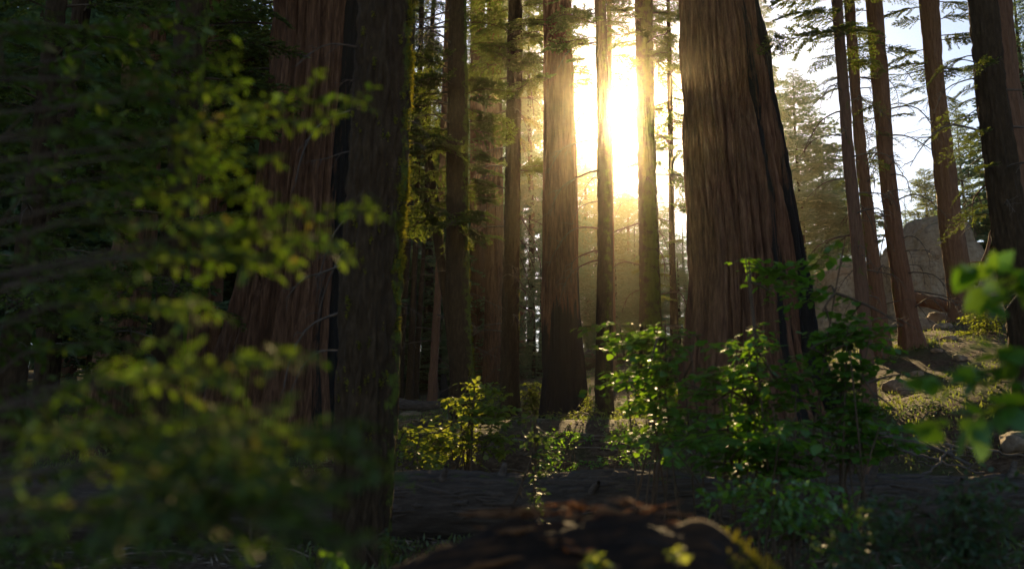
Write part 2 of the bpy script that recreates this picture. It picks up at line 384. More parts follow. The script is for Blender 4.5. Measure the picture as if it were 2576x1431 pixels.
def crown_arrays(rng, H, Rm, nb, ragged=.35, shape=.8, kl=.075, kw=.034, ntw=22, per=12, z0=0., blob=False):
    tmpl = [bough_arrays(rng, ntw=ntw, per=per, kl=kl, kw=kw, droop=.35, up=.1)[2].arrays() for _ in range(5)]
    b = Buf()
    for k in range(nb):
        h = z0 + (H - z0) * ((k + rng.random()) / nb) ** (.9)
        u = (h - z0) / (H - z0)
        prof = (1 - u) ** shape * min(1, .45 + u * 3.5) if not blob else math.sqrt(max(.02, 1 - (2 * u - .9) ** 2 / 1.3))
        L = max(.5, Rm * prof * (1 + ragged * float(np.clip(rng.normal() * .8, -.9, .8)))); az = k * 2.39996 + rng.normal() * .5
        V, F, A = tmpl[rng.integers(5)]
        sy = rng.uniform(.8, 1.5); tl = .35 * u + rng.normal() * .15 + (.25 if blob else 0)
        X = V * np.array([L, L * sy, L]); X = np.stack([X[:, 0] * math.cos(tl) - X[:, 2] * math.sin(tl), X[:, 1], X[:, 0] * math.sin(tl) + X[:, 2] * math.cos(tl)], -1)
        X = np.stack([X[:, 0] * math.cos(az) - X[:, 1] * math.sin(az), X[:, 0] * math.sin(az) + X[:, 1] * math.cos(az), X[:, 2] + h], -1)
        b.add(X, F[0] if len(F) == 1 else np.concatenate(F), (A + rng.random()) % 1 * .9)
    return b
def concatF(b):
    V, F, A = b.arrays(); return V, np.concatenate(F), A
def bg_trunk(H, r, mat):
    z = np.linspace(-1.5, H, 24); th = np.linspace(0, 2 * np.pi, 14, endpoint=False)
    b = Buf(); R = r * (1 - .93 * np.clip(z / H, 0, 1)); R[:4] *= [1.5, 1.3, 1.12, 1.04]
    b.add(*tube(np.stack([.12 * np.sin(z * .21), .1 * np.cos(z * .17), z], -1), R, 14)); return b.mesh('trunk', mat)
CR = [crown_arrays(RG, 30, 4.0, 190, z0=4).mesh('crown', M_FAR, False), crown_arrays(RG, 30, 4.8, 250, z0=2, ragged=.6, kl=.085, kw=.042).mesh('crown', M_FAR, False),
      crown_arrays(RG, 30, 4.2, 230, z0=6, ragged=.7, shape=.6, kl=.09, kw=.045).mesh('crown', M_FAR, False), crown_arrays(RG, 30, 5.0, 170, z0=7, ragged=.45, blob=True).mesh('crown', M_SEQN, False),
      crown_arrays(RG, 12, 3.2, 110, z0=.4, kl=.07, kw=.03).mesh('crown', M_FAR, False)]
TRK = [bg_trunk(30, .38, M_FIR), bg_trunk(30, .42, M_FIR), bg_trunk(30, .33, M_FIR), bg_trunk(30, .7, M_SEQ), bg_trunk(12, .16, M_FIR)]
SHADE_CROWN = crown_arrays(RG, 26, 5.2, 110, z0=0, ragged=.5, shape=.55, kl=.07, kw=.034, ntw=22, per=11).mesh('crown', M_FIRN, False)  # unseen crown above the view, added to block overhead sky light

TREES = {}
def tree(key, name, label, rows, D, H, kind, mat, base_py=None, group=None, shade_crown=True, segs=64, **kw):
    py, xl, xr = rows[-1]; P = at((xl + xr) / 2, py, D)[0]; base = np.array([P[0], D, g0(P[0], D)])
    t = thing(name, label, 'tree', base, group)
    kw.setdefault('flare', .0 if kind == 'sequoia' else .35)
    me, info = trunk_mesh(rows, D, H, base, kind, mat, segs=segs, seed=abs(hash(key)) % 1 + sum(map(ord, key)) % 97, **kw)
    info['obj'] = part('trunk', me, t); info['tree'] = t; TREES[key] = info
    if shade_crown:  # crown added out of view to keep sky light off what stands below
        ztop = zpix(0, D) + 4.0; s = max(.35, (H + 1 - ztop) / 26)
        x = np.interp(ztop, info['Z'], info['cx'])
        o = part('crown', SHADE_CROWN, t, np.array([x, D, ztop]) - base); o.scale = (.75 + .3 * s,) * 2 + (s,); o.rotation_euler.z = sum(map(ord, key)) * .7
    return info
def dead(key, n, py0, py1, L0, L1, rng, az=None, kinds=None, mat=None, name='branch', spread=3.2):
    I = TREES[key]
    for k in range(n):
        py = py0 + (py1 - py0) * (k + rng.random()) / n; z = zpix(py, I['D'])
        a = (rng.uniform(0, 2 * math.pi) if az is None else az + rng.uniform(-spread, spread) * .5)
        P = on_trunk(I, z, a, .85)
        me = DEAD[rng.integers(len(DEAD)) if kinds is None else kinds[rng.integers(len(kinds))]]
        place(me, name, I['tree'], I['base'], P, a, rng.uniform(L0, L1), rng.normal() * .15, rng.normal() * .4)
def boughs(key, spec, rng, pool=None):
    """spec: (py, azimuth, length, tilt)"""
    I = TREES[key]; pool = pool or BOUGH
    for py, a, L, tl in spec:
        P = on_trunk(I, zpix(py, I['D']), a, .8); place(pool[rng.integers(len(pool))], 'bough', I['tree'], I['base'], P, a, L, tl, rng.normal() * .25, rng.uniform(.8, 1.2))

rg = np.random.default_rng(5)
PI = math.pi
# nearest tree: mossy fir left of the middle
tree('near', 'fir_tree', 'thick dark fir trunk with a mossy sunlit right edge, nearest trunk in view',
     [(-40, 908, 1042), (0, 905, 1040), (200, 895, 1030), (400, 884, 1024), (600, 871, 1009), (800, 859, 1002), (1050, 848, 994), (1300, 846, 976), (1431, 848, 970), (1560, 842, 975)],
     9, 30, 'fir', M_FIR, segs=140, dz=.05, moss=(.55, -.15, 1.2), flare=.15, shade_crown=False)
tree('seql', 'sequoia_tree', 'giant reddish sequoia with a flared foot behind the left leafy branches',
     [(-40, 705, 907), (0, 695, 905), (200, 681, 893), (400, 660, 878), (600, 633, 868), (750, 595, 862), (900, 548, 862), (1000, 530, 868), (1100, 505, 880)],
     18, 55, 'sequoia', M_SEQ, segs=190, dz=.07, char=(-1.5, 2.5, -.35, .42))
tree('burnt', 'sequoia_tree', 'straight sequoia with fire-blackened lower half in the middle of the forest',
     [(-40, 1367, 1433), (0, 1367, 1434), (225, 1369, 1442), (525, 1367, 1450), (700, 1366, 1453), (850, 1365, 1462), (960, 1364, 1474), (1061, 1358, 1486)],
     24, 48, 'sequoia', M_SEQ, segs=130, dz=.08, char=(2.5, 1.6, None, 1))
tree('big', 'sequoia_tree', 'huge brown sequoia with deep furrowed bark just right of the sun',
     [(-40, 1718, 1890), (0, 1718, 1898), (224, 1722, 1940), (400, 1728, 1970), (560, 1738, 1994), (715, 1744, 2018), (866, 1730, 2042), (941, 1720, 2064), (1040, 1706, 2108), (1100, 1690, 2140)],
     18, 58, 'sequoia', M_SEQ, segs=320, dz=.055, char=(-.6, 2.2, -.5, .85))
tree('mossfork', 'fir_tree', 'dark mossy fir trunk standing above the backlit leafy shrub',
     [(-40, 1130, 1172), (0, 1130, 1172), (300, 1127, 1176), (537, 1123, 1175), (800, 1121, 1183), (950, 1133, 1192), (1060, 1136, 1198)], 20, 32, 'fir', M_FIR, moss=(.75, 0, 1.5))
tree('lean', 'fir_tree', 'slim leaning trunk crossing behind the dark mossy fir',
     [(330, 1060, 1083), (400, 1066, 1087), (537, 1083, 1108), (687, 1102, 1123), (800, 1120, 1140), (1050, 1142, 1166)], 21, zpix(290, 21) + .6, 'fir', M_FIR, moss=(.5, 0, 1.2), shade_crown=False, segs=40)
tree('twiggy', 'fir_tree', 'straight fir with many bare drooping branches left of the burnt sequoia',
     [(-40, 1281, 1313), (0, 1281, 1313), (150, 1277, 1313), (300, 1274, 1309), (525, 1270, 1307), (800, 1262, 1305), (1024, 1258, 1306), (1070, 1255, 1309)], 25.5, 32, 'fir', M_FIR, moss=(.5, 0, 1.1))
tree('sunslim', 'fir_tree', 'slim fir trunk directly against the left side of the sun',
     [(-40, 1496, 1523), (0, 1497, 1523), (225, 1502, 1530), (525, 1505, 1541), (700, 1504, 1542), (850, 1501, 1540), (1063, 1496, 1541)], 22, 33, 'fir', M_FIR, moss=(.5, -1.2, 1.4))
tree('behindslim', 'fir_tree', 'thin far trunk half hidden behind the slim trunk at the sun',
     [(-40, 1527, 1538), (0, 1527, 1538), (250, 1529, 1540), (700, 1530, 1546), (994, 1534, 1554)], 34, 36, 'fir', M_RED, segs=36)
tree('sunright', 'fir_tree', 'mossy fir trunk just right of the sun with golden foliage',
     [(-40, 1598, 1638), (0, 1599, 1639), (335, 1604, 1646), (560, 1609, 1654), (780, 1610, 1661), (900, 1608, 1668), (1005, 1604, 1676)], 24, 36, 'fir', M_FIR, moss=(.65, -1.3, 2.4))
tree('goldthin', 'fir_tree', 'thin fir with golden backlit boughs left of the huge sequoia',
     [(-60, 1676, 1684), (0, 1677, 1685), (224, 1679, 1691), (670, 1684, 1699), (850, 1687, 1709), (958, 1686, 1712)], 32, 22, 'fir', M_FIR, shade_crown=False, segs=36)
tree('r1', 'fir_tree', 'slim ringed trunk nearest right of the huge sequoia, foot in the green shrub',
     [(-40, 2090, 2115), (0, 2092, 2117), (224, 2110, 2135), (400, 2121, 2148), (600, 2141, 2171), (715, 2151, 2182), (866, 2162, 2195), (965, 2170, 2202), (1046, 2174, 2208)], 16, 24, 'fir', M_RED, moss=(.36, -1.5, 2), shade_crown=False)
tree('r2', 'cedar_tree', 'second of the three close slim trunks before the boulders',
     [(-40, 2122, 2146), (0, 2125, 2148), (224, 2140, 2163), (400, 2153, 2180), (600, 2175, 2205), (747, 2189, 2226), (850, 2194, 2236), (898, 2194, 2248)], 24, 34, 'cedar', M_RED, moss=(.5, PI, 1.2))
tree('r3', 'cedar_tree', 'third and thickest of the three close slim trunks before the boulders',
     [(-40, 2177, 2215), (0, 2180, 2217), (224, 2195, 2235), (400, 2210, 2247), (600, 2231, 2272), (747, 2250, 2299), (820, 2264, 2311), (872, 2268, 2327)], 24, 36, 'cedar', M_RED, moss=(.45, PI, 1.0))
tree('r4', 'pine_tree', 'clean reddish pine trunk standing in front of the large boulder',
     [(-40, 2313, 2358), (0, 2315, 2360), (224, 2335, 2373), (400, 2349, 2398), (600, 2370, 2423), (747, 2388, 2449), (808, 2390, 2458)], 30, 40, 'cedar', M_RED)
tree('r5', 'fir_tree', 'dark trunk cut by the right edge of the picture',
     [(-40, 2436, 2500), (0, 2439, 2503), (224, 2460, 2527), (400, 2480, 2552), (600, 2502, 2580), (715, 2522, 2604), (822, 2539, 2626), (927, 2552, 2650), (1000, 2560, 2670)], 14, 28, 'fir', M_FIR, moss=(.3, PI, 1.2), segs=90)
tree('r6', 'cedar_tree', 'reddish trunk leaning behind the dark trunk at the right edge',
     [(-40, 2472, 2536), (0, 2478, 2540), (224, 2500, 2562), (400, 2522, 2592), (600, 2552, 2625), (800, 2590, 2668), (900, 2600, 2690)], 19, 32, 'cedar', M_RED, segs=80)
# left side trunks behind the leafy branches
tree('lmoss', 'fir_tree', 'dark trunk with a thin yellow moss edge behind the upper left leaves',
     [(-40, 450, 527), (0, 447, 525), (400, 425, 498), (500, 415, 486), (900, 385, 462), (1120, 370, 455)], 15, 30, 'fir', M_FIR, moss=(.75, 0, .9))
tree('lred', 'sequoia_tree', 'red-brown sequoia deep in the dark left side',
     [(-40, 330, 420), (0, 325, 418), (600, 290, 392), (900, 240, 355), (1060, 215, 350)], 24, 45, 'sequoia', M_SEQ, segs=100, dz=.1)
tree('lleana', 'fir_tree', 'black leaning trunk at the far left beside small chinks of sky',
     [(-40, 128, 172), (0, 122, 166), (400, 78, 130), (650, 40, 98), (900, 0, 70), (1150, -40, 40)], 13, 26, 'fir', M_FIR, shade_crown=False)
tree('lleanb', 'fir_tree', 'dark trunk right of the black leaning one at the far left',
     [(-40, 190, 232), (0, 186, 228), (550, 116, 168), (900, 90, 150), (1100, 75, 140)], 17, 30, 'fir', M_FIR)
tree('ldark', 'sequoia_tree', 'dark trunk showing in the gap left of the giant reddish sequoia',
     [(-40, 520, 572), (0, 518, 570), (400, 492, 550), (720, 462, 528), (900, 446, 518), (1050, 430, 512)], 28, 45, 'sequoia', M_SEQ, segs=80, dz=.1)
tree('ldark2', 'fir_tree', 'thin hazy trunk in the gap beside the giant reddish sequoia',
     [(-40, 560, 585), (400, 545, 575), (720, 525, 560), (900, 515, 553), (1045, 508, 550)], 40, 45, 'fir', M_RED, segs=40)
# hazy trunks left of the middle
for key, lab, rows, D, kd, mt in [
    ('ha', 'far hazy trunk beside the right edge of the nearest mossy trunk', [(-40, 1030, 1044), (500, 1022, 1040), (874, 1001, 1018), (1000, 994, 1014)], 50, 'fir', M_FIR),
    ('hb', 'left of two far slender trunks rising as a narrow pair', [(-40, 1056, 1068), (574, 1041, 1053), (912, 1025, 1042), (1015, 1020, 1040)], 42, 'fir', M_FIR),
    ('hc', 'right of two far slender trunks rising as a narrow pair', [(-40, 1088, 1097), (630, 1062, 1070), (968, 1036, 1053), (1020, 1033, 1054)], 43, 'fir', M_FIR),
    ('hd', 'far reddish trunk with bare twigs left of the dark mossy fir', [(-40, 1122, 1136), (724, 1094, 1111), (950, 1079, 1100), (1030, 1074, 1101)], 38, 'cedar', M_RED),
    ('he', 'grey hazy giant sequoia, left one of the far pair', [(-40, 1184, 1218), (500, 1183, 1222), (800, 1182, 1226), (985, 1178, 1232)], 62, 'sequoia', M_SEQ),
    ('hf', 'pinkish hazy giant sequoia, right one of the far pair', [(-40, 1228, 1258), (500, 1222, 1264), (800, 1219, 1270), (985, 1212, 1276)], 52, 'sequoia', M_SEQ)]:
    tree(key, 'sequoia_tree' if kd == 'sequoia' else 'fir_tree', lab, rows, D, 48, kd, mt, segs=48 if kd != 'sequoia' else 80, dz=.2, shade_crown=True)

# bare and needled branches on the named trees
dead('near', 9, 60, 900, .5, 1.0, rg, az=PI, spread=1.6)
dead('near', 6, 80, 800, .2, .4, rg, az=-.2, spread=.8)
dead('twiggy', 34, 120, 900, .9, 1.7, rg, kinds=[0, 1, 2, 5])
dead('mossfork', 10, 560, 1000, .4, .9, rg, kinds=[3, 7, 4])
dead('mossfork', 10, 0, 320, .9, 1.6, rg, az=PI, kinds=[4, 6], spread=1.5)
dead('hd', 12, 500, 950, 1.2, 2.2, rg, kinds=[0, 1, 3])
dead('hb', 8, 500, 850, 1.0, 1.8, rg); dead('hc', 8, 550, 900, 1.0, 1.8, rg)
dead('sunslim', 12, 80, 700, .8, 1.6, rg, kinds=[1, 2, 5], az=PI, spread=2.5)
dead('sunright', 16, 250, 900, .8, 1.6, rg, kinds=[1, 2, 5, 3])
dead('r1', 26, 150, 900, .5, 1.1, rg, kinds=[1, 2, 5, 0])
dead('r2', 22, 150, 800, .7, 1.4, rg, kinds=[1, 2, 5, 6])
dead('r3', 26, 150, 780, .8, 1.6, rg, kinds=[1, 2, 5, 6])
dead('r4', 8, 50, 500, .8, 1.6, rg, kinds=[4, 6])
dead('r5', 18, 150, 800, .6, 1.3, rg, kinds=[1, 2, 3])
dead('lmoss', 8, 100, 900, .6, 1.2, rg)
dead('lleana', 10, 100, 900, .6, 1.4, rg); dead('lleanb', 10, 100, 900, .6, 1.4, rg)

def many(py0, py1, n, az, spread, L0, L1, rng, t0=-.1, t1=.15):
    return [(py0 + (py1 - py0) * (k + rng.random()) / n, az + rng.uniform(-spread, spread), rng.uniform(L0, L1), rng.uniform(t0, t1)) for k in range(n)]
boughs('twiggy', many(-40, 260, 16, PI, 1.3, 1.0, 1.9, rg) + many(-20, 190, 11, 0, 1.2, .8, 1.5, rg) + [(430, 0, 1.05, .25), (440, -.4, .9, .1), (420, .4, .8, .2)], rg)
boughs('mossfork', many(150, 620, 26, PI, 1.6, .8, 1.7, rg) + many(200, 620, 20, 0, 1.1, .6, 1.1, rg), rg)
boughs('lean', many(340, 460, 10, PI / 2, 3.1, .4, .9, rg, 0, .6), rg)
boughs('burnt', many(20, 230, 12, 0, .9, .5, .8, rg) + many(40, 230, 8, PI + .5, 1.0, .9, 1.5, rg), rg)
boughs('sunslim', many(-40, 120, 8, PI, .9, 1.0, 1.9, rg) + many(20, 240, 5, 0, 1, .5, .9, rg), rg)
boughs('sunright', many(-30, 170, 12, 0, 1.4, .8, 1.5, rg) + many(-30, 120, 7, PI, 1.2, .8, 1.4, rg), rg)
boughs('goldthin', many(-60, 560, 46, 0, 3.1, .9, 1.7, rg) + many(600, 850, 10, 0, 3.1, .8, 1.5, rg), rg)
boughs('r1', many(-40, 140, 9, PI, 1.3, .7, 1.3, rg) + many(-20, 200, 6, 0, 1.4, .5, .9, rg), rg)
boughs('r2', many(-40, 560, 14, PI / 2, 3.1, .6, 1.2, rg), rg, BOUGH_LONG)
boughs('r3', many(-40, 430, 13, .2, 1.5, .8, 1.5, rg) + many(-30, 300, 8, PI, 1.2, .7, 1.2, rg), rg, BOUGH_LONG + BOUGH[:2])
boughs('r4', many(-30, 250, 9, .2, 1.3, 1.0, 1.9, rg) + many(0, 280, 6, PI, .8, .8, 1.6, rg), rg)
boughs('r5', many(120, 560, 12, PI, 1.0, .5, 1.0, rg), rg, BOUGH_LONG)
boughs('seql', many(-40, 420, 14, PI + .4, .9, 1.6, 2.8, rg), rg)
boughs('lmoss', many(-40, 900, 24, PI / 2, 3.1, 1.0, 2.0, rg), rg)
boughs('lleana', many(-40, 900, 30, PI / 2, 3.1, .9, 1.9, rg), rg)
boughs('lleanb', many(-40, 900, 30, PI / 2, 3.1, 1.0, 2.2, rg), rg)
boughs('ldark2', many(0, 900, 22, PI / 2, 3.1, 1.4, 2.6, rg), rg)
for k_ in ('ha', 'hb', 'hc', 'hd'): boughs(k_, many(0, 560, 18, PI / 2, 3.1, 1.2, 2.4, rg), rg)
boughs('he', many(0, 500, 16, PI / 2, 3.1, 2.0, 3.6, rg), rg); boughs('hf', many(0, 420, 12, PI / 2, 3.1, 1.8, 3.2, rg), rg)

# moss cushions along the near trunk
def moss_part(key, n, py0, py1, az, spread, size, rng):
    I = TREES[key]; b = Buf()
    for k in range(n):
        py = py0 + (py1 - py0) * rng.random(); z = zpix(py, I['D']); a = az + spread * rng.normal()
        if vnoise(np.array([z * 1.9, a * 1.5, 3.]), 77) < rng.uniform(-.25, .35): continue
        P = on_trunk(I, z, a, 1.06); s = size * rng.uniform(.4, 1.4); m = 26
        B = P + rng.normal(size=(m, 3)) * np.array([.25, .3, .8]) * s; o = np.array([math.cos(a), math.sin(a), -.1])
        d = o + .8 * rng.normal(size=(m, 3)); b.add(*kites(B, d, s * rng.uniform(.5, 1.2, m), s * .4, rng=rng), np.repeat(rng.random(m), 4))
    part('moss', b.mesh('moss', M_MOSS, False, off=I['base']), I['obj'], kind='stuff')
moss_part('near', 260, -20, 900, -.1, .3, .03, rg)
moss_part('near', 30, -20, 900, -.1, .25, .05, rg)
moss_part('near', 160, 0, 1200, -1.4, .8, .022, rg)
moss_part('mossfork', 120, 400, 1050, 0.0, .4, .03, rg)
moss_part('twiggy', 80, 300, 900, 0.0, .3, .025, rg)
moss_part('lmoss', 100, -20, 800, -.05, .25, .035, rg)
moss_part('sunright', 60, 300, 950, 0, 1.4, .03, rg)

# ------------------------------------------------------------------ background trees
WOOD = 'dense wood on the dark left side'
bgs = [  # px, D, top py, template, width scale, label
    (1075, 60, 20, 0, 1.0, 'far fir between the nearest mossy trunk and the dark mossy fir'),
    (1150, 74, 60, 1, 1.0, 'far hazy fir right behind the dark mossy fir trunk'),
    (1335, 76, -60, 1, .6, 'far hazy fir filling the gap between the twiggy fir and the burnt sequoia'),
    (1300, 95, -160, 3, .8, 'tall pale-blue tree in the haze behind the twiggy fir'),
    (1420, 90, 200, 2, .7, 'far tree mostly hidden behind the burnt sequoia'),
    (1478, 150, 372, 3, 1.2, 'rounded hazy tree between the burnt sequoia and the slim trunk at the sun'),
    (1566, 140, 485, 1, 1.2, 'hazy fir below the sun between the two sunlit trunks'),
    (1600, 72, 560, 0, .9, 'fir behind the trunk just right of the sun'),
    (1545, 66, 640, 4, 1.3, 'low pale fir behind the slim trunk at the sun'),
    (1722, 62, 560, 0, .9, 'dark fir against the left edge of the huge sequoia'),
    (1660, 70, 480, 2, .9, 'far fir behind the thin golden fir'),
    (1390, 70, 330, 1, .6, 'far fir close behind the left edge of the burnt sequoia'),
    (1450, 64, 560, 0, 1.0, 'hazy fir low behind the right edge of the burnt sequoia'),
    (1500, 150, 430, 1, 1.3, 'distant pale fir just left of the slim trunk at the sun'),
    (1585, 100, 500, 3, .9, 'most distant rounded tree in the bright gap below the sun'),
    (1630, 60, 640, 4, 1.3, 'low fir behind the mossy trunk right of the sun'),
    (1700, 56, 640, 4, 1.5, 'low bushy fir at the left edge of the huge sequoia'),
    (1255, 60, 300, 0, .6, 'far fir between the hazy giant pair and the twiggy fir'),
    (2130, 104, 420, 0, 1.2, 'far fir behind the slim ringed trunk'),
    (1062, 64, 720, 4, 1.2, 'low dim fir behind the narrow pair of slender trunks'),
    (1105, 58, 780, 4, 1.2, 'low dim fir behind the far reddish trunk'),
    (1356, 58, 640, 4, 1.2, 'low fir close behind the left edge of the burnt trunk'),
    (1340, 48, 760, 4, .8, 'young pale fir left of the foot of the burnt sequoia'),
    (1948, 80, -60, 2, .6, 'thin tall conifer against the right edge of the huge sequoia'),
    (2022, 90, 175, 2, 1.3, 'hazy pine with a visible trunk right of the huge sequoia'),
    (2085, 96, 330, 1, 1.1, 'bluish fir between the hazy pine and the slim ringed trunk'),
    (1985, 48, 590, 4, 1.2, 'bushy low fir behind the right edge of the huge sequoia'),
    (2290, 115, 490, 0, .7, 'sparse far tree seen above the boulders left of the pine trunk'),
    (2345, 125, 430, 3, .8, 'rounded far tree behind the pine trunk'),
    (2440, 105, 250, 2, .8, 'hazy tall tree between the pine trunk and the right edge trunk'),
    (2535, 90, 160, 1, .8, 'dim fir behind the trunks at the right edge'),
    (2620, 44, -50, 1, 1.0, 'fir beyond the right edge trunk'),
    (1120, 92, 190, 1, 1.1, 'pale far tree left of the grey hazy giant sequoia'),
    (1178, 100, 120, 1, 1.1, 'palest far tree behind the grey hazy giant sequoia'),
]
for x_, D_, top_, ti, s_ in [(-90, 34, -300, 1, 1.1), (60, 40, -260, 0, 1.2), (30, 62, -120, 1, 1.2), (170, 52, -150, 3, 1.2), (250, 36, -260, 1, 1.0), (330, 64, -80, 0, 1.4), (400, 44, -200, 2, 1.5), (480, 58, -60, 1, 1.3),
                             (560, 70, 30, 0, 1.3), (620, 46, -120, 1, 1.2), (690, 80, -40, 1, 1.3), (760, 60, -100, 0, 1.2), (840, 78, -100, 3, 1.2), (905, 62, -30, 1, 1.1), (965, 84, 10, 1, 1.1), (1020, 72, 90, 0, 1.1), (110, 80, -100, 1, 1.3), (220, 90, -100, 3, 1.3), (380, 88, -60, 1, 1.3)]:
    bgs.append((x_, D_, top_, ti, s_, None))
for k, (x_, D_, top_, ti, s_, lab) in enumerate(bgs):
    P = at(x_, 700, D_)[0]; X = P[0]; base = np.array([X, D_, g0(X, D_)]); topz = at(x_, top_, D_)[0][2]
    hgt = max(4, topz - base[2]); H0 = 12 if ti == 4 else 30; sz = hgt / H0; sx = sz * .5 + .5 * s_ if ti != 4 else s_ * .8
    t = thing('sequoia_tree' if ti == 3 else 'fir_tree', lab or 'dim tree of the dense wood behind the dark left trunks', 'tree', base, WOOD if lab is None else 'hazy trees in the background')
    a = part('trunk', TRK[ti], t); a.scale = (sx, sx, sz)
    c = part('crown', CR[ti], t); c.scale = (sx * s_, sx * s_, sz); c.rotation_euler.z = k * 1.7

# ------------------------------------------------------------------ haze between the trees
def haze():
    x0, x1, y0, y1, z0, z1 = -205, 205, -205, 205, -6, 68
    V = np.array([(x, y, z) for z in (z0, z1) for y in (y0, y1) for x in (x0, x1)], float)
    F = np.array([(0, 2, 3, 1), (4, 5, 7, 6), (0, 1, 5, 4), (2, 6, 7, 3), (0, 4, 6, 2), (1, 3, 7, 5)])
    m, nt, out = newmat('haze_air'); p = N_(nt, 'ShaderNodeVolumePrincipled')
    p.inputs['Density'].default_value = HAZE_DENSITY; p.inputs['Anisotropy'].default_value = HAZE_G
    p.inputs['Color'].default_value = (1.0, .88, .66, 1)
    nt.links.new(p.outputs[0], out.inputs['Volume'])
    o = setting('haze', mk('haze', V, F, m, False), 'stuff', 'thin sunlit haze hanging between the trunks', 'haze')
HAZE_DENSITY, HAZE_G = .00021, .963
haze()

# ------------------------------------------------------------------ boulders and stones
def rock_mat():
    m, nt, out = newmat('granite'); v = mapped(nt, (1, 1, 1))
    n1 = noise(nt, v, .7, 5, .6); n2 = noise(nt, v, 5, 8, .75)
    col = ramp(nt, n2, [(.3, (.17, .11, .065)), (.5, (.35, .25, .165)), (.72, (.5, .39, .28))])
    col = mixc(nt, ramp(nt, n1, [(.52, (0, 0, 0)), (.72, (.6, .6, .6))]), col, (.34, .15, .06))
    g = N_(nt, 'ShaderNodeNewGeometry'); s = N_(nt, 'ShaderNodeSeparateXYZ'); nt.links.new(g.outputs['Normal'], s.inputs[0])
    ms = ramp(nt, mth(nt, 'ADD', s.outputs[2], mth(nt, 'MULTIPLY', mth(nt, 'SUBTRACT', n2, .5), 1.2)), [(.78, (0, 0, 0)), (.95, (.8, .8, .8))])
    col = mixc(nt, ms, col, (.10, .10, .03))
    b = N_(nt, 'ShaderNodeBsdfPrincipled'); nt.links.new(col, b.inputs['Base Color']); b.inputs['Roughness'].default_value = .9
    bp = N_(nt, 'ShaderNodeBump'); bp.inputs['Strength'].default_value = .9; bp.inputs['Distance'].default_value = .2
    nt.links.new(n2, bp.inputs['Height']); nt.links.new(bp.outputs[0], b.inputs['Normal']); nt.links.new(b.outputs[0], out.inputs[0]); return m
M_ROCK = rock_mat()
def rock(name, label, pts, D, depth, sub=5, seed=0, group=None):
    """boulder whose outline follows the points (left to right along its top); it sinks into the ground"""
    P = np.array([at(x, y, D)[0] for x, y in pts]); xc = (P[0, 0] + P[-1, 0]) / 2; hw = (P[-1, 0] - P[0, 0]) / 2
    gb = min(g0(P[0, 0], D), g0(P[-1, 0], D), g0(xc, D)) - .6; top = P[:, 2].max()
    bm = bmesh.new(); bmesh.ops.create_icosphere(bm, subdivisions=sub, radius=1); V = np.array([v.co for v in bm.verts]); F = np.array([[v.index for v in f.verts] for f in bm.faces]); bm.free()
    sgn = np.sign(V) * np.abs(V) ** .72
    X = xc + sgn[:, 0] * hw; prof = np.interp(X, P[:, 0], P[:, 2])
    Z = np.where(V[:, 2] > -.3, gb + (prof - gb) * np.clip((sgn[:, 2] + .45) / 1.45, 0, 1), gb)
    Y = D + depth * .25 + sgn[:, 1] * depth
    W = np.stack([X, Y, Z], -1); s = min(1.0, hw * .5)
    nrm = norm(V * np.array([1 / hw, 1 / depth, 1 / max(.2, top - gb)]))
    d = .42 * fbm(W * .8 / s, 4, seed) - .16 * np.clip(1 - np.abs(fbm(W * .9 / s + 5, 3, seed + 30)) * 7, 0, 1) + .09 * np.abs(fbm(W * 2.6 / s, 3, seed + 7)) * 2 + .03 * fbm(W * 9 / s, 2, seed + 9); W = W + nrm * (d * s)[:, None]
    base = np.array([xc, D, gb + .6]); me = mk(name, W - base, F, M_ROCK, True)
    o = bpy.data.objects.new(name, me); C.link(o); o.location = tuple(base); o['label'] = label; o['category'] = 'rock'
    if group: o['group'] = group
    return o
def stone(label, X, D, g, hw, seed):
    bm = bmesh.new(); bmesh.ops.create_icosphere(bm, subdivisions=4, radius=1); V = np.array([v.co for v in bm.verts]); F = np.array([[v.index for v in f.verts] for f in bm.faces]); bm.free()
    q = np.sign(V) * np.abs(V) ** .75; d = .35 * fbm(V * 1.3 + seed, 3, seed) + .12 * np.abs(fbm(V * 3 + seed, 3, seed + 1))
    W = (q + V * d[:, None]) * np.array([hw, hw * .8, hw * (.38 + .12 * (seed % 3))])
    o = bpy.data.objects.new('stone', mk('stone', W, F, M_ROCK, True)); C.link(o); o.location = (X, D, g + hw * .08); o.rotation_euler = (.1, .12 * (seed % 4 - 1.5), seed)
    o['label'] = label; o['category'] = 'rock'; o['group'] = 'stones on the slope'
rock('boulder', 'big granite boulder with a mossy top behind the pine trunk', [(2205, 720), (2225, 640), (2262, 590), (2295, 556), (2340, 548), (2400, 546), (2440, 585), (2470, 640), (2490, 730)], 43, 3.0, 6, 3)
rock('boulder', 'low rounded granite boulder behind the slim ringed trunk', [(1990, 800), (2025, 705), (2060, 672), (2105, 655), (2150, 652), (2200, 670), (2245, 745)], 46, 2.8, 6, 14)
rock('boulder', 'bush-topped rock right of the big boulder', [(2440, 700), (2470, 630), (2500, 600), (2560, 585), (2640, 600), (2700, 700)], 44, 2.4, 5, 23)
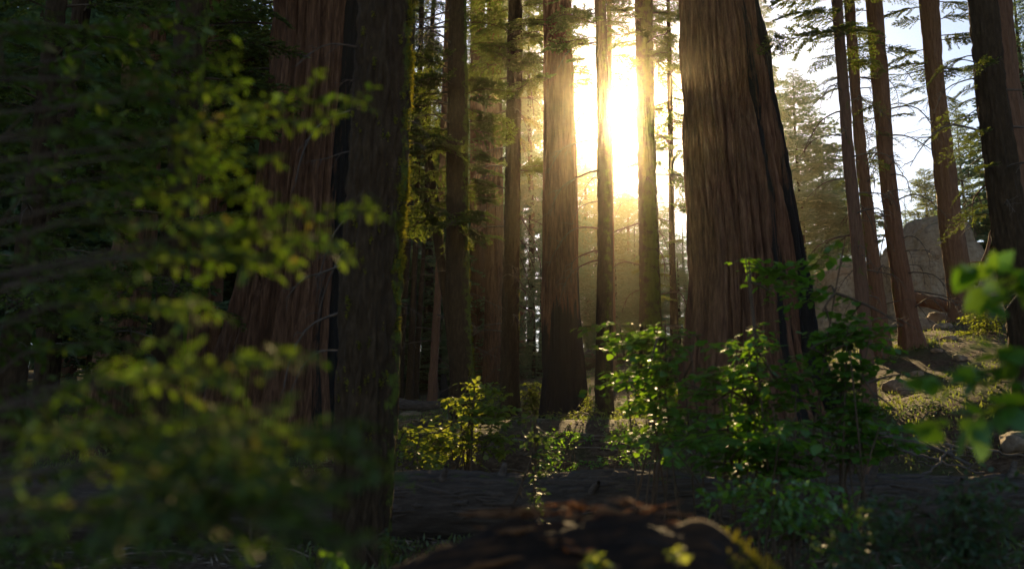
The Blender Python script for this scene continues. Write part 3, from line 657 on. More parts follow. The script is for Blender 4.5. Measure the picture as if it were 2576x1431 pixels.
for k, (x_, y_, r_, D_, lab) in enumerate([(2310, 790, 42, 31, 'grey stone at the foot of the big boulder'), (2352, 772, 36, 32, 'flat bluish slab beside the lying trunk'), (2365, 800, 26, 29, 'small stone left of the pine foot'),
        (2275, 760, 34, 32, 'pale stone between the third slim trunk and the big boulder'), (2240, 902, 30, 20, 'grey stone at the foot of the second slim trunk'), (2100, 905, 48, 21, 'flat pale rock beside the flared foot of the huge sequoia'),
        (2140, 930, 40, 19, 'low flat rock behind the slim ringed trunk'), (2480, 765, 46, 32, 'pale mossy ledge above the bright bush'), (2330, 835, 22, 25, 'small sunlit stone right of the third slim trunk'),
        (2375, 842, 20, 25, 'sunlit stone on the bare slope left of the bright bush'), (2290, 905, 16, 21, 'little stone low on the sunlit slope'), (2345, 862, 15, 23, 'fist-like stone below the third slim trunk'), (2400, 880, 18, 22, 'angular stone low on the slope below the bright bush'),
        (2260, 925, 20, 19, 'half buried stone in the grass right of the ringed trunk'), (2440, 905, 16, 21, 'small pale stone in the grass at right'),
        (1590, 930, 40, 36, 'pale sunlit rock between the two trunks beside the sun'),
        (1555, 950, 30, 33, 'pale flat stone behind the slim sun trunk'), (1040, 1032, 26, 33, 'pale root lump beside the far fallen log'), (2540, 1085, 60, 13, 'layered dark rock at the right edge')]):
    X_ = (x_ - CX) / FPX * D_ / CP; hw_ = r_ / FPX * D_ * 1.05; gg = g0(X_, D_)
    stone(lab, X_, D_, gg, hw_, 40 + k)

# ------------------------------------------------------------------ fallen wood
M_LOGB = bark_mat('log_bark', (.05, .036, .028), (.10, .076, .062), (.19, .15, .125), (1.6, 8, 8), .6, .02)
M_ROT = bark_mat('rotten_wood', (.010, .006, .004), (.025, .014, .008), (.12, .05, .018), (2, 14, 14), .7, .02)
def log_mesh(A, B, r0, r1, segs=48, n=160, seed=0, amp=.09, mat=None, off=None, kx=.9, ka=5):
    A, B = np.array(A, float), np.array(B, float); t = np.linspace(0, 1, n); L = np.linalg.norm(B - A)
    P = A + (B - A) * t[:, None]; P[:, 2] += .035 * np.sin(t * 23 + seed) + .03 * np.sin(t * 51 + 2 * seed); R = r0 + (r1 - r0) * t
    T = norm(B - A); S = norm(np.cross(T, [0, 0, 1])); U = np.cross(S, T); a = np.linspace(0, 2 * np.pi, segs, endpoint=False)
    q = np.stack([np.broadcast_to(t[:, None] * L * kx, (n, segs)), np.broadcast_to(np.cos(a) * ka * r0, (n, segs)), np.broadcast_to(np.sin(a) * ka * r0, (n, segs))], -1)
    rad = R[:, None] * (1 + amp * fbm(q, 3, seed) + amp * .6 * np.abs(fbm(q * 2.7, 2, seed + 5)))
    V = P[:, None] + rad[..., None] * (np.cos(a)[:, None] * S + np.sin(a)[:, None] * U); V = V.reshape(-1, 3)
    i = np.arange(n - 1)[:, None] * segs; j = np.arange(segs)[None]; k = (j + 1) % segs
    F = [np.stack([i + j, i + k, i + segs + k, i + segs + j], -1).reshape(-1, 4)]
    V = np.concatenate([V, [P[0], P[-1]]]); c0, c1 = len(V) - 2, len(V) - 1; jj = np.arange(segs); kk = (jj + 1) % segs
    F.append(np.stack([kk, jj, np.full(segs, c0)], -1)); F.append(np.stack([(n - 1) * segs + jj, (n - 1) * segs + kk, np.full(segs, c1)], -1))
    z = np.zeros(len(V)); mo = np.append(np.tile(.42 * np.clip(np.sin(a) * 1.3, 0, 1), n), [0, 0]); return mk('log', V - (0 if off is None else off), F, mat, True, char=z, moss=mo), (P, R, S, U, T)
# long fallen trunk across the picture, with its bark plates
LD, LR = 10.3, .37
ztop = at(1288, 1197, LD - .25)[0][2]; Az = ztop - LR
base = np.array([1.5, LD, Az - LR]); t = thing('fallen_log', 'long fallen trunk with cracked plated bark lying right across the forest floor', 'log', base)
M_CRACKSHADE = bark_mat('log_crack_shade', (.03, .021, .016), (.06, .045, .035), (.11, .085, .07), (1.6, 8, 8), .6, .02)  # log surface darkened in colour to stand in for shade between the plates
me, (LP, LRd, LS, LU, LT) = log_mesh((-7.5, LD + .5, Az + .02), (10.5, LD - .3, Az + .0), LR, LR * .9, 64, 240, 4, .10, M_CRACKSHADE, base); lo_ = part('log', me, t)
plates = []
for k in range(5):
    nu, nv = 9, 5; u, v = np.meshgrid(np.linspace(-1, 1, nu), np.linspace(-1, 1, nv), indexing='ij')
    sh = 1 + .9 * fbm(np.stack([u * 2.3, v * 2.3, u * 0 + k * 9], -1), 3, k); edge = np.clip(1.02 - np.maximum(np.abs(u) ** 3, np.abs(v) ** 3), 0, 1)
    V = np.stack([u * sh * (1 - .25 * v * v), v * sh * (1 - .45 * u * u), np.sqrt(edge) * (1 + .35 * fbm(np.stack([u * 3, v * 3, u * 0 + k], -1), 2, 3)) - .35], -1).reshape(-1, 3)
    i = (np.arange(nu - 1)[:, None] * nv + np.arange(nv - 1)[None]).ravel(); plates.append(mk('bark_plate', V, np.stack([i, i + nv, i + nv + 1, i + 1], 1), M_LOGB, True))
rp = np.random.default_rng(8)
for k, (px_, an_, ll_) in enumerate([(1090, .9, .22), (1240, 1.5, .16), (1455, .5, .25), (1620, 1.3, .2), (2140, 1.1, .3), (2330, .7, .22), (2480, 1.4, .2)]):
    X_ = (px_ - CX) / FPX * LD; idx = int(np.argmin(np.abs(LP[:, 0] - X_))); n3 = math.cos(an_) * np.array([0, -1., 0]) + math.sin(an_) * np.array([0, 0, 1.]) + np.array([.25, 0, 0])
    q_ = LP[idx] + n3 * LRd[idx] * .9; b = Buf(); b.add(*tube(np.array([q_, q_ + n3 * ll_ * .5 + [.01, 0, .02], q_ + n3 * ll_]), [.05, .036, .022], 8)); part('limb_stub', b.mesh('limb_stub', M_LOGB, off=base), lo_)
for k in range(290):
    s = rp.uniform(.33, .72); idx = int(s * (len(LP) - 1)); a = rp.uniform(-.15, 2.1) - .0
    n3 = -math.cos(a) * LS * -1 if False else (math.cos(a) * np.array([0, -1., 0]) + math.sin(a) * np.array([0, 0, 1.]))
    Pp = LP[idx] + n3 * LRd[idx] * 1.0; tx = norm(LT + np.cross(n3, LT) * rp.normal() * .12); ty = np.cross(n3, tx); lx, ly, lz = rp.uniform(.05, .26), rp.uniform(.015, .045), rp.uniform(.03, .06)
    M = Matrix(np.column_stack([np.append(tx * lx, 0), np.append(ty * ly, 0), np.append(n3 * lz, 0), np.append(Pp - base, 1)]).tolist())
    part('bark_plate', plates[k % 5], lo_, M=M)
# rotten log in the foreground
cont = [(840, 1560), (930, 1425), (980, 1370), (1060, 1325), (1180, 1288), (1300, 1262), (1430, 1246), (1600, 1244), (1720, 1260), (1800, 1290), (1870, 1335), (1930, 1385), (1990, 1445), (2060, 1560)]
RD = 3.1; CPt = np.array([at(x, y, RD)[0] for x, y in cont]); us = np.linspace(CPt[0, 0], CPt[-1, 0], 190); zt = np.interp(us, CPt[:, 0], CPt[:, 2]) - .05
zt = np.convolve(np.pad(zt, 6, 'edge'), np.ones(13) / 13, 'valid'); vv = np.linspace(-.12, 1.12, 90) * math.pi
uu, aa = np.meshgrid(us, vv, indexing='ij'); zz = zt[:, None]; yb = -np.cos(aa) * .52; zb = np.sin(aa)
q = np.stack([uu * 2.0, aa * 2.6, uu * 0], -1); rag = .075 * fbm(q * 1.8, 5, 2) + .07 * np.abs(fbm(q * np.array([1, 4, 1]) * 1.6, 3, 6)) + .012 * fbm(q * np.array([2, 14, 1]), 2, 8)
W = np.stack([uu + .03 * fbm(q * 3, 2, 4), RD + yb * (1 + rag), .0 + zz * zb ** 1.0 * (1 + 0 * rag) + rag * 1.0 - .05], -1)
W[..., 2] = np.where(zb < 0, -.3, W[..., 2]); base = np.array([CPt[6, 0], RD, 0.])
i = (np.arange(len(us) - 1)[:, None] * len(vv) + np.arange(len(vv) - 1)[None]).ravel()
mossv = np.clip((uu - at(1780, 1300, RD)[0][0]) / .3, 0, 1) * .9
t = thing('rotten_log', 'dark rotting log with torn splintered top in the blurred foreground', 'log', base)
part('log', mk('log', W.reshape(-1, 3) - base, np.stack([i, i + len(vv), i + len(vv) + 1, i + 1], 1), M_ROT, True, char=np.zeros(W[..., 0].size), moss=mossv.ravel()), t)
M_SPL = simple_mat('sunlit_torn_wood', (.05, .02, .008), (.26, .12, .05), 5, .8, (3, 14, 14))  # torn wood with sunlit orange put into its colour
for k in range(24):
    L = rp.uniform(.03, .11); wd = rp.uniform(.003, .008); th_ = rp.uniform(.003, .008); nn = 6; s = np.linspace(-1, 1, nn)
    Vt = []; 
    for x_ in s:
        tap = (1 - abs(x_) ** 1.6) * .9 + .1
        for cy_, cz_ in ((-1, -1), (1, -1), (1, 1), (-1, 1)): Vt.append((x_ * L, cy_ * wd * tap * (1 + .2 * rp.normal()), cz_ * th_ * tap + .01 * rp.normal() * tap))
    i4 = np.arange(nn - 1)[:, None] * 4; j4 = np.arange(4)[None]; k4 = (j4 + 1) % 4
    F4 = np.stack([i4 + j4, i4 + k4, i4 + 4 + k4, i4 + 4 + j4], -1).reshape(-1, 4)
    F4 = np.concatenate([F4, [[0, 3, 2, 1], [nn * 4 - 4, nn * 4 - 3, nn * 4 - 2, nn * 4 - 1]]])
    px = rp.normal() * 80 + 1330 if k < 18 else rp.uniform(1120, 1800); X = at(px, 1260, RD)[0][0]; ztp = np.interp(X, us, zt); an = rp.uniform(.30, .62) * math.pi
    Pp = np.array([X, RD - math.cos(an) * .52, ztp * math.sin(an) + .03])
    M = Matrix.Translation(Vector(Pp - base)) @ Matrix.Rotation(rp.normal() * .12, 4, 'Z') @ Matrix.Rotation(-.05 + rp.normal() * .12, 4, 'Y') @ Matrix.Rotation(.5 + rp.normal() * .5, 4, 'X')
    part('splinter', mk('splinter', np.array(Vt), F4, M_SPL, True), t, M=M)
b = Buf()
for k in range(28):
    X = rp.uniform(at(1800, 1300, RD)[0][0], at(1990, 1400, RD)[0][0]); ztp = np.interp(X, us, zt); an = rp.uniform(.32, .6) * math.pi; m = 18
    Pp = np.array([X, RD - math.cos(an) * .52, ztp * math.sin(an) + .0]); b.add(*kites(Pp + rp.normal(size=(m, 3)) * .012, np.array([.2, -.2, 1]) + .6 * rp.normal(size=(m, 3)), .02, .007, rng=rp), np.repeat(rp.random(m), 4))
part('moss', b.mesh('moss', M_MOSS, False, off=base), t, kind='stuff')
# other fallen wood
def stick(name, label, pts, r0, r1, mat=M_DEAD, cat='branch', side=0, seed=0):
    r_ = np.random.default_rng(seed); P = np.array([at(x, y, D)[0] for x, y, D in pts]); base = P[0].copy(); b = Buf()
    tt = np.linspace(0, 1, len(P)); q = np.linspace(0, 1, 14); path = np.stack([np.interp(q, tt, P[:, c]) for c in range(3)], -1) + .012 * r_.normal(size=(14, 3))
    b.add(*tube(path, np.linspace(r0, r1, 14), 7)); o = thing(name, label, cat, base); part('stem', b.mesh('stem', mat, off=base), o)
    for k in range(side):
        i_ = r_.integers(3, 13); d = norm(r_.normal(size=3) * np.array([1, .6, .5]) + np.array([0, 0, .35])); L = r_.uniform(.15, .5); b2 = Buf()
        pp = path[i_] + d * np.linspace(0, 1, 4)[:, None] * L; pp[2:] += .02 * r_.normal(size=(2, 3)); b2.add(*tube(pp, np.linspace(r1 * .9, r1 * .4, 4), 5)); part('twig', b2.mesh('twig', mat, off=base), o)
stick('fallen_log', 'slanting fallen trunk at the base of the big boulder', [(2275, 745, 32.5), (2330, 757, 32), (2410, 780, 31)], .22, .2, M_RED, 'log')
stick('fallen_branch', 'long pale fallen branch right of the green shrub', [(2130, 1072, 13), (2250, 1100, 12.6), (2330, 1120, 12.4), (2440, 1168, 11.9)], .05, .02, side=4, seed=1)
stick('fallen_branch', 'thin fallen stick crossing below the long pale branch', [(2230, 1120, 12), (2330, 1150, 11.9), (2480, 1192, 11.6)], .02, .01, side=4, seed=2)
stick('fallen_branch', 'short forked stick leaning on the long fallen trunk at right', [(2310, 1200, 11.2), (2360, 1165, 11.4), (2400, 1120, 11.6)], .018, .01, side=3, seed=3)
stick('fallen_branch', 'dead stick on the dark floor beside the right edge', [(2380, 1120, 12.6), (2480, 1130, 12.5), (2600, 1150, 12.4)], .02, .012, side=3, seed=4)
stick('fallen_branch', 'bare leaning pole against the trunk at the right edge', [(2455, 715, 22), (2480, 640, 22), (2505, 545, 22)], .05, .03, M_RED, side=3, seed=5)
stick('fallen_log', 'dark far log lying behind the pale root lump', [(985, 1012, 36), (1050, 1022, 36), (1110, 1020, 36)], .22, .18, M_LOGB, 'log')
stick('fallen_branch', 'twisted twig on the dark ground at the bottom left', [(480, 1400, 5.5), (560, 1375, 5.6), (660, 1360, 5.7)], .015, .008, side=5, seed=6)
stick('snag', 'short charred snag beside the far reddish trunk', [(1117, 1035, 36), (1118, 985, 36), (1116, 942, 36)], .2, .1, bark_mat('charred_wood', (.008, .008, .009), (.014, .013, .013), (.025, .022, .02)), 'snag')
stick('snag', 'small broken orange-brown stump behind the fallen log', [(2195, 1215, 11.4), (2192, 1170, 11.4), (2186, 1132, 11.4)], .09, .06, M_RED, 'stump')

# ------------------------------------------------------------------ leaves and shrubs
def leaf_template(wd, n=5, fold=.12, curl=.14, tipw=1.0):
    t = np.array([0, .16, .42, .72, 1.0]); h = np.array([.012, .30, .44, .30 * tipw, .0]) * wd
    V = np.array([(x, s * y, fold * abs(s) * y * 1.2 - curl * x * x) for x, y in zip(t, h) for s in (-1, 0, 1)])
    i = (np.arange(4)[:, None] * 3 + np.arange(2)[None]).ravel(); return V, np.stack([i, i + 1, i + 4, i + 3], 1)
class Leaves:
    def __init__(s): s.P = []; s.D = []; s.N = []; s.S = []
    def add(s, P, D, N, S): s.P.append(P); s.D.append(D); s.N.append(N); s.S.append(S)
    def arr(s): return (np.concatenate(a) for a in (s.P, s.D, s.N, s.S))
def spray(A, B, rng, lv, st, ntw, twl, sp, ls, r0=.006, sag=.08, start=.25, flat=.35):
    """a leafy branch from A to B: side twigs, alternate leaves"""
    A, B = np.array(A, float), np.array(B, float); L = np.linalg.norm(B - A); t = np.linspace(0, 1, 9); bow = rng.normal(size=3) * .05 * L
    ctr = lambda u: A + (B - A) * u[:, None] + np.array([0, 0, 1]) * (sag * L * 4 * (u - u * u))[:, None] + bow * (u - u * u)[:, None]
    st.add(*tube(ctr(t), np.linspace(r0, r0 * .3, 9), 5)); dirm = norm(B - A); side = norm(np.cross(dirm, [0, 0, 1.])); 
    segs = [(ctr(np.array([start]))[0], ctr(np.array([1.]))[0], True)]
    for k in range(ntw):
        u = start + (1 - start) * (k + rng.random()) / ntw; o = ctr(np.array([u]))[0]; a = math.radians(rng.uniform(30, 65)) * (1 if k % 2 else -1)
        d = norm(dirm * math.cos(a) + side * math.sin(a) + np.array([0, 0, rng.normal() * flat + .05])); l_ = twl * (1.15 - .7 * u) * rng.uniform(.5, 1.3)
        e = o + d * l_ - np.array([0, 0, .12 * l_]); st.add(*tube(np.array([o, (o + e) / 2 + [0, 0, .03 * l_], e]), [r0 * .4, r0 * .3, r0 * .15], 3)); segs.append((o, e, False))
    for o, e, main in segs:
        l_ = np.linalg.norm(e - o); n = max(3, int(l_ / sp)); u = (np.arange(n) + rng.random(n)) / n
        if main: P = ctr(start + (1 - start) * u); dd = np.broadcast_to(dirm, (n, 3))
        else: P = o + (e - o) * u[:, None]; dd = np.broadcast_to(norm(e - o), (n, 3))
        s2 = norm(np.cross(dd, [0, 0, 1.])); a = np.radians(rng.uniform(20, 75, n)) * np.where(np.arange(n) % 2, 1, -1)
        D = norm(dd * np.cos(a)[:, None] + s2 * np.sin(a)[:, None] + np.array([0, 0, 1]) * (rng.normal(size=n) * flat - .1)[:, None])
        Nn = np.array([0, 0, 1.]) + rng.normal(size=(n, 3)) * flat
        lv.add(P, D, Nn, ls * rng.uniform(.45, 1.3, n))
def build_leafy(t, base, lv, st, tmpl, mat, stemmat, nind, rng, leafname='leaf'):
    P, D, Nn, S = lv.arr(); S2 = norm(np.cross(Nn, D)); N2 = np.cross(D, S2)
    if st.n: part('stem', st.mesh('stem', stemmat, off=base), t)
    score = S / np.linalg.norm(P - np.array([0, 0, CAMZ]), axis=1) * rng.uniform(.75, 1.25, len(S)); order = np.argsort(-score); ind, rest = order[:nind], order[nind:]
    V, F = tmpl
    if len(ind):
        me = mk(leafname, V, F, mat, True)
        for i in ind:
            s = S[i]; M = Matrix(np.column_stack([np.append(D[i] * s, 0), np.append(S2[i] * s, 0), np.append(N2[i] * s, 0), np.append(P[i] - base, 1)]).tolist()); part(leafname, me, t, M=M)
    if len(rest):
        X = P[rest][:, None] + S[rest][:, None, None] * (V[None, :, :1] * D[rest][:, None] + V[None, :, 1:2] * S2[rest][:, None] + V[None, :, 2:] * N2[rest][:, None])
        m = len(V); FF = (F[None] + (np.arange(len(rest)) * m)[:, None, None]).reshape(-1, 4)
        part('foliage', mk('foliage', X.reshape(-1, 3) - base, FF, mat, True, vary=np.repeat(rng.random(len(rest)), m)), t, kind='stuff')
def shrub(name, label, base_px, D0, blobs, ls, sp, mat, tmpl, seed, nind=300, ntw=6, twl=.3, group=None, nst=None, r0=.008, cat='shrub', flat=.35):
    """blobs: (px, py, D, rx px, ry px, number of branches)"""
    rng = np.random.default_rng(seed); X = (base_px - CX) / FPX * D0 / CP; base = np.array([X, D0, g0(X, D0)]); t = thing(name, label, cat, base, group); lv, st = Leaves(), Buf()
    prev = []
    for px, py, D, rx, ry, nb in blobs:
        for k in range(nb):
            a = rng.uniform(0, 2 * PI); q = math.sqrt(rng.random()); x_, y_ = px + rx * q * math.cos(a), py + ry * q * math.sin(a); T = at(x_, y_, D + rng.normal() * rx / FPX * D * .5)[0]
            out = norm(np.array([T[0] - base[0], T[1] - base[1], .15 * rng.normal()])); ln = twl * rng.uniform(1.2, 2.4); A = T - out * ln * np.array([1, 1, .5])
            n = 6; tt = np.linspace(0, 1, n)[:, None]; S0 = base + np.array([rng.normal() * .22, rng.normal() * .2, -.03]); mid = S0 * .5 + A * .5 + np.array([0, 0, .12 * np.linalg.norm(A - S0)])
            if prev and rng.random() < .7:
                q_ = min(prev, key=lambda p_: np.linalg.norm(p_ - A)); S0 = q_; mid = (S0 + A) / 2 + np.array([0, 0, .06 * np.linalg.norm(A - S0)])
            pth = (1 - tt) ** 2 * S0 + 2 * tt * (1 - tt) * mid + tt * tt * A
            prev += [pth[2], pth[3], pth[4]]
            st.add(*tube(pth, np.linspace(r0 * 1.6, r0 * .7, n), 5)); spray(A, T, rng, lv, st, ntw, twl, sp, ls, r0 * .7, .04, .05, flat)
    build_leafy(t, base, lv, st, tmpl, mat, M_TWIG, nind, rng); return t
T_ROUND = leaf_template(.95); T_OVAL = leaf_template(.62); T_LONG = leaf_template(.46); T_SAP = leaf_template(.5); T_BIG = leaf_template(.85, curl=.2)
# broad-leaved shrubs right of the middle
shrub('hazel_shrub', 'large broad-leaved green shrub in the shade before the huge sequoia', 1885, 8.4,
      [(1900, 950, 8.6, 230, 110, 17), (1750, 1120, 8.2, 230, 70, 18), (2010, 1130, 8.1, 230, 80, 19), (1960, 690, 8.8, 80, 60, 4), (1870, 1030, 8.4, 230, 80, 9)], .08, .05, M_HAZ, T_ROUND, 21, 300, 8, .32, flat=.24)
shrub('hazel_shrub', 'loose leafy shrub with sunlit leaf edges before the slim sun trunk', 1660, 9.3,
      [(1600, 850, 9.6, 120, 45, 9), (1620, 950, 9.3, 110, 70, 14), (1540, 1000, 9.4, 70, 40, 5), (1490, 840, 9.7, 40, 30, 2), (1680, 1030, 9.1, 70, 60, 6)], .08, .055, M_HAZ, T_ROUND, 22, 260, 7, .3, flat=.24)
shrub('hazel_shrub', 'leafy shrub with arching shoots reaching before the three slim trunks', 2120, 8.2,
      [(2060, 720, 8.6, 90, 50, 3), (2180, 850, 8.4, 100, 40, 7), (2090, 920, 8.4, 110, 50, 8), (2230, 1100, 8.0, 110, 50, 9), (2120, 1000, 8.2, 120, 70, 10)], .085, .055, M_HAZ, T_ROUND, 23, 260, 7, .32, flat=.24)
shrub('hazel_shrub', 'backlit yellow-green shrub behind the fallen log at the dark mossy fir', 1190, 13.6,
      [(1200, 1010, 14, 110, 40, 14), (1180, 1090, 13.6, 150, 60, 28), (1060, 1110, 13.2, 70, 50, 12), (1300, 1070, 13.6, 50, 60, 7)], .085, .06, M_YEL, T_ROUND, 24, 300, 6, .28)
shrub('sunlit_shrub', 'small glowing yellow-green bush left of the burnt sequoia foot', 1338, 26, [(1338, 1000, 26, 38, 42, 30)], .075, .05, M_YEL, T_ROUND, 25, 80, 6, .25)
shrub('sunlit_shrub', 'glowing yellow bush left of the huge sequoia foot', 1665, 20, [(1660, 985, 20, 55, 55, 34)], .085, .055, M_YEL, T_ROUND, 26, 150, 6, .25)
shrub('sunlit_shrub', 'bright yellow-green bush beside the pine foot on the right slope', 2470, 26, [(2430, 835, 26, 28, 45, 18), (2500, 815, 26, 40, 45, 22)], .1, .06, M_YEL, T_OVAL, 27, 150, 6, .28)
shrub('undergrowth_shrub', 'dark small-leaved bush between the huge sequoia and the ringed trunk', 2110, 17, [(2100, 1000, 17, 60, 50, 24), (2180, 1030, 16.5, 60, 40, 16)], .06, .045, M_SHR, T_OVAL, 28, 80, 5, .25)
shrub('undergrowth_shrub', 'low dark bush under the right slope', 2330, 15, [(2330, 1045, 15, 110, 32, 26)], .055, .05, M_SHR, T_OVAL, 29, 80, 5, .22)
shrub('glossy_shrub', 'dense dark glossy-leaved shrub filling the bottom right corner', 2380, 5.2,
      [(2330, 1330, 5.3, 230, 90, 34), (2480, 1290, 5.4, 130, 90, 18), (2150, 1400, 5.0, 170, 60, 14), (2480, 1420, 5, 130, 40, 10)], .05, .036, M_SHR, T_LONG, 30, 300, 7, .17, r0=.005, flat=.6)
shrub('glossy_shrub', 'dark low shrub before the fallen log beside the rotting log', 1960, 6.4,
      [(1960, 1270, 6.6, 190, 60, 20), (2060, 1330, 6.2, 140, 60, 14), (1800, 1230, 6.8, 120, 30, 6)], .055, .045, M_HAZ, T_OVAL, 31, 200, 6, .2, r0=.005, flat=.5)
shrub('undergrowth_shrub', 'dim leafy sprays on the dark bank below the burnt sequoia', 1430, 13.8, [(1430, 1120, 13.8, 90, 38, 12), (1400, 1165, 13.2, 80, 20, 6)], .06, .05, M_HAZ, T_OVAL, 61, 80, 5, .2, flat=.4)
shrub('undergrowth_shrub', 'dim leafy sprays on the dark bank below the slim sun trunk', 1580, 13.4, [(1580, 1110, 13.6, 80, 38, 12), (1540, 1160, 13, 80, 22, 6)], .06, .05, M_HAZ, T_OVAL, 62, 80, 5, .2, flat=.4)
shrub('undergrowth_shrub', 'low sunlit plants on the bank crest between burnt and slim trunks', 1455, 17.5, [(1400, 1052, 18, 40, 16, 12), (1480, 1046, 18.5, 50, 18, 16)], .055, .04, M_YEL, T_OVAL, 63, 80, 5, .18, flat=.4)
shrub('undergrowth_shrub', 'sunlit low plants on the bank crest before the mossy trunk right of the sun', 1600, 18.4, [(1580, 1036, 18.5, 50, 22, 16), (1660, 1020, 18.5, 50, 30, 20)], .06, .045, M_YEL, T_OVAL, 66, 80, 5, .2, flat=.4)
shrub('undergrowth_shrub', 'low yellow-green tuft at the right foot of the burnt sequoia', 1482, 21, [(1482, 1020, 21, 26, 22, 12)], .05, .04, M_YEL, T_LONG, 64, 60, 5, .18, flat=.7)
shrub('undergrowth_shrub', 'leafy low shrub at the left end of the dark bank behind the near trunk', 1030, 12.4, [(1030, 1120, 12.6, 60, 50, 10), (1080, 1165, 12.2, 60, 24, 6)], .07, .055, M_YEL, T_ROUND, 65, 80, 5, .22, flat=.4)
shrub('sapling', 'small dark sapling standing before the middle of the fallen log', 1345, 9.2, [(1345, 1150, 9.2, 60, 70, 9), (1345, 1240, 9.2, 60, 40, 5)], .06, .05, M_SHR, T_OVAL, 32, 80, 5, .16)
shrub('sprig', 'tiny bright green sprig on the rotting log, left one', 1490, 2.75, [(1490, 1408, 2.75, 30, 18, 3)], .026, .018, M_YEL, T_ROUND, 33, 60, 3, .05, r0=.002, cat='plant')
shrub('sprig', 'tiny bright green sprig on the rotting log, right one', 1700, 2.75, [(1700, 1392, 2.75, 26, 12, 2)], .026, .018, M_YEL, T_ROUND, 34, 60, 3, .05, r0=.002, cat='plant')
shrub('sprig', 'small pale sprig at the foot of the nearest mossy trunk', 985, 6.0, [(985, 1350, 6.0, 22, 40, 5)], .04, .035, M_SHR, T_OVAL, 35, 60, 4, .1, r0=.003, cat='plant')
shrub('sprig', 'small green sprig under the lowest left branch', 858, 3.2, [(858, 1405, 3.2, 26, 22, 3)], .03, .02, M_HAZ, T_ROUND, 36, 60, 3, .06, r0=.002, cat='plant')
# blurred leaves at the right edge
rng = np.random.default_rng(44); base = np.array([1.95, 2.75, 0.05]); t = thing('hazel_shrub', 'blurred bright green leaves hanging in from the right edge, close to the camera', 'shrub', base); lv, st = Leaves(), Buf()
root = base + np.array([.1, .1, 0])
for (x0, y0), (x1, y1), n in [((2760, 800), (2410, 665), 4), ((2700, 760), (2480, 760), 3), ((2720, 980), (2310, 985), 4), ((2700, 1000), (2370, 1070), 4), ((2720, 900), (2500, 880), 4), ((2740, 1050), (2480, 1020), 3), ((2740, 720), (2520, 690), 4), ((2740, 860), (2440, 960), 4)]:
    A = at(x0, y0, 2.75)[0]; B = at(x1, y1, 2.68)[0]; st.add(*tube(np.array([root, root * .4 + A * .6 + [.05, 0, 0], A]), [.012, .008, .004], 5)); spray(A, B, rng, lv, st, n, .10, .052, .08, .003, .04, .35, .5)
build_leafy(t, base, lv, st, T_BIG, M_HAZ, M_TWIG, 300, rng)
# blurred leafy saplings on the left
def left_sapling(label, stem_px, D0, tips, ls, sp, ntw, twl, seed, r0=.0045, mat=M_SAP, near=.8):
    rng = np.random.default_rng(seed); X = (stem_px - CX) / FPX * D0; base = np.array([X, D0, g0(X, D0)]); t = thing('sapling', label, 'sapling', base); lv, st = Leaves(), Buf()
    zt_ = at(stem_px, -200, D0)[0][2]; q = np.linspace(0, 1, 12); st.add(*tube(np.stack([X + .05 * np.sin(q * 5), D0 + .04 * np.cos(q * 4), base[2] - .1 + (zt_ - base[2]) * q], -1), np.linspace(.035, .012, 12), 8))
    for x1, y1, D1, x0, y0 in tips:
        D1 = D1 + near * (650 - y1) / 1000
        A = at(x0, y0, D1 * .75 + D0 * .25)[0]; B = at(x1, y1, D1)[0]; R_ = np.array([X, D0, max(base[2] + .05, A[2] - .12)]); st.add(*tube(np.array([R_, (R_ + A) / 2, A]), [r0 * 1.2, r0, r0 * .9], 5))
        spray(A, B, rng, lv, st, ntw, twl, sp, ls, r0, .015, .02, .38)
    build_leafy(t, base, lv, st, T_SAP, mat, M_TWIG, 300, rng)
left_sapling('near blurred sapling whose leafy branches reach right across the nearest trunk', -260, 2.5,
    [(915, 245, 2.5, 420, 330), (850, 300, 2.4, 380, 360), (690, 400, 2.4, 260, 400), (940, 520, 2.3, 500, 610), (640, 495, 2.35, 240, 500), (850, 610, 2.3, 430, 600), (520, 760, 2.2, 120, 770), (765, 890, 2.2, 330, 950), (600, 960, 2.1, 180, 960),
     (900, 1070, 2.15, 560, 1110), (610, 1040, 2.0, 240, 1090), (935, 1145, 2.2, 480, 1120), (930, 1215, 2.2, 520, 1160), (880, 1370, 2.1, 480, 1220), (760, 1290, 2.1, 380, 1240), (700, 650, 2.3, 300, 650), (600, 140, 2.5, 180, 200), (620, 210, 2.4, 250, 260),
     (640, 1085, 1.95, 300, 1110), (700, 1180, 2.0, 330, 1190), (800, 1330, 2.0, 420, 1290), (420, 1290, 2.0, 60, 1270), (560, 1190, 2.0, 150, 1180), (330, 1080, 2.1, 0, 1100), (560, 560, 2.3, 150, 560), (480, 330, 2.4, 60, 330)], .033, .0095, 14, .16, 51)
left_sapling('darker blurred sapling filling the far left behind the near one', -60, 3.6,
    [(x_, y_, 3.3 + .6 * ((k * 37) % 10) / 10, x_ - 330, y_ + 30) for k, (x_, y_) in enumerate([(330, 60), (480, 120), (200, 180), (420, 230), (300, 330), (160, 420), (380, 470), (500, 430), (260, 560), (120, 640), (340, 690), (460, 640), (220, 800), (390, 860), (100, 880), (300, 960), (180, 1020), (420, 1060),
     (90, 1140), (260, 1170), (380, 1350), (150, 1260), (300, 1290), (80, 1380), (240, 1410), (60, 300), (80, 60), (560, 40), (520, 1330), (620, 1390)])], .05, .02, 12, .26, 52, .005, near=.3)

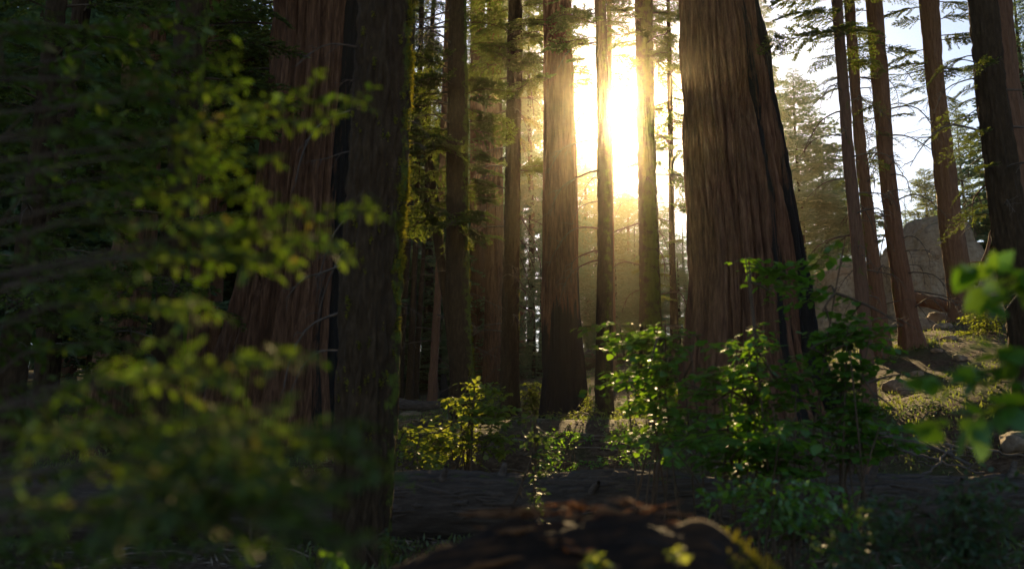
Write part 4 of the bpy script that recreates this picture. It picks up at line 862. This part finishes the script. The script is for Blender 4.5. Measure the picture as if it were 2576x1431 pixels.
# ------------------------------------------------------------------ ground cover and litter
rng = np.random.default_rng(77)
def scatter(n, y0, y1, wid, keep):
    y = y0 + (y1 - y0) * rng.random(n) ** 1.3; x = (rng.random(n) - .5) * 2 * wid * (y + 3); k = keep(x, y, fbm(np.stack([x * .35, y * .35, x * 0], -1), 3, 91)); x, y = x[k], y[k]; return np.stack([x, y, gz(x, y)], -1)
P = scatter(62000, 8, 46, .62, lambda x, y, f: f > rng.normal(size=len(x)) * .15 - .06 + .08 * (y < 15)); n = len(P)
P = np.repeat(P, 2, 0) + rng.normal(size=(2 * n, 3)) * [.05, .05, 0]; d = np.array([0, 0, 1.]) + .6 * rng.normal(size=(2 * n, 3)); b = Buf()
b.add(*kites(P, d, rng.uniform(.03, .11, 2 * n), rng.uniform(.012, .035, 2 * n), rng=rng), np.repeat(rng.random(2 * n), 4))
for I in TREES.values():
    if I['D'] > 36: continue
    m = 260; a = rng.uniform(0, 2 * PI, m); r1 = I['r'][6] * rng.uniform(1.0, 1.15, m) + np.abs(rng.normal(size=m)) * .22; x = I['base'][0] + r1 * np.cos(a); y = I['D'] + r1 * np.sin(a)
    b.add(*kites(np.stack([x, y, gz(x, y)], -1), np.array([0, 0, 1.]) + .7 * rng.normal(size=(m, 3)), rng.uniform(.04, .2, m), rng.uniform(.015, .045, m), rng=rng), np.repeat(rng.random(m), 4))
setting('ground_cover', b.mesh('ground_cover', M_GRS, False), 'stuff', 'low green plants and grass covering the forest floor in patches', 'ground cover')
P = scatter(60000, 4, 40, .62, lambda x, y, f: f < .3); n = len(P); d = rng.normal(size=(n, 3)) * [1, 1, .18]; b = Buf()
b.add(*kites(P + [0, 0, .012], d, rng.uniform(.04, .16, n), rng.uniform(.008, .03, n), np.array([0, 0, 1.]) + .4 * rng.normal(size=(n, 3))), np.repeat(rng.random(n), 4))
P = scatter(1100, 6, 34, .6, lambda x, y, f: f < 9)
for p in P:
    a = rng.uniform(0, PI); L = rng.uniform(.15, .7); dv = np.array([math.cos(a), math.sin(a), .1 * rng.normal()]); b.add(*tube(np.array([p + [0, 0, .02], p + dv * L * .5 + [0, 0, .05], p + dv * L + [0, 0, .03]]), [.01, .008, .004], 4))
setting('litter', b.mesh('litter', simple_mat('litter', (.06, .04, .025), (.24, .18, .13), 3), False), 'stuff', 'fallen needles bark flakes and twigs strewn over the forest floor', 'litter')
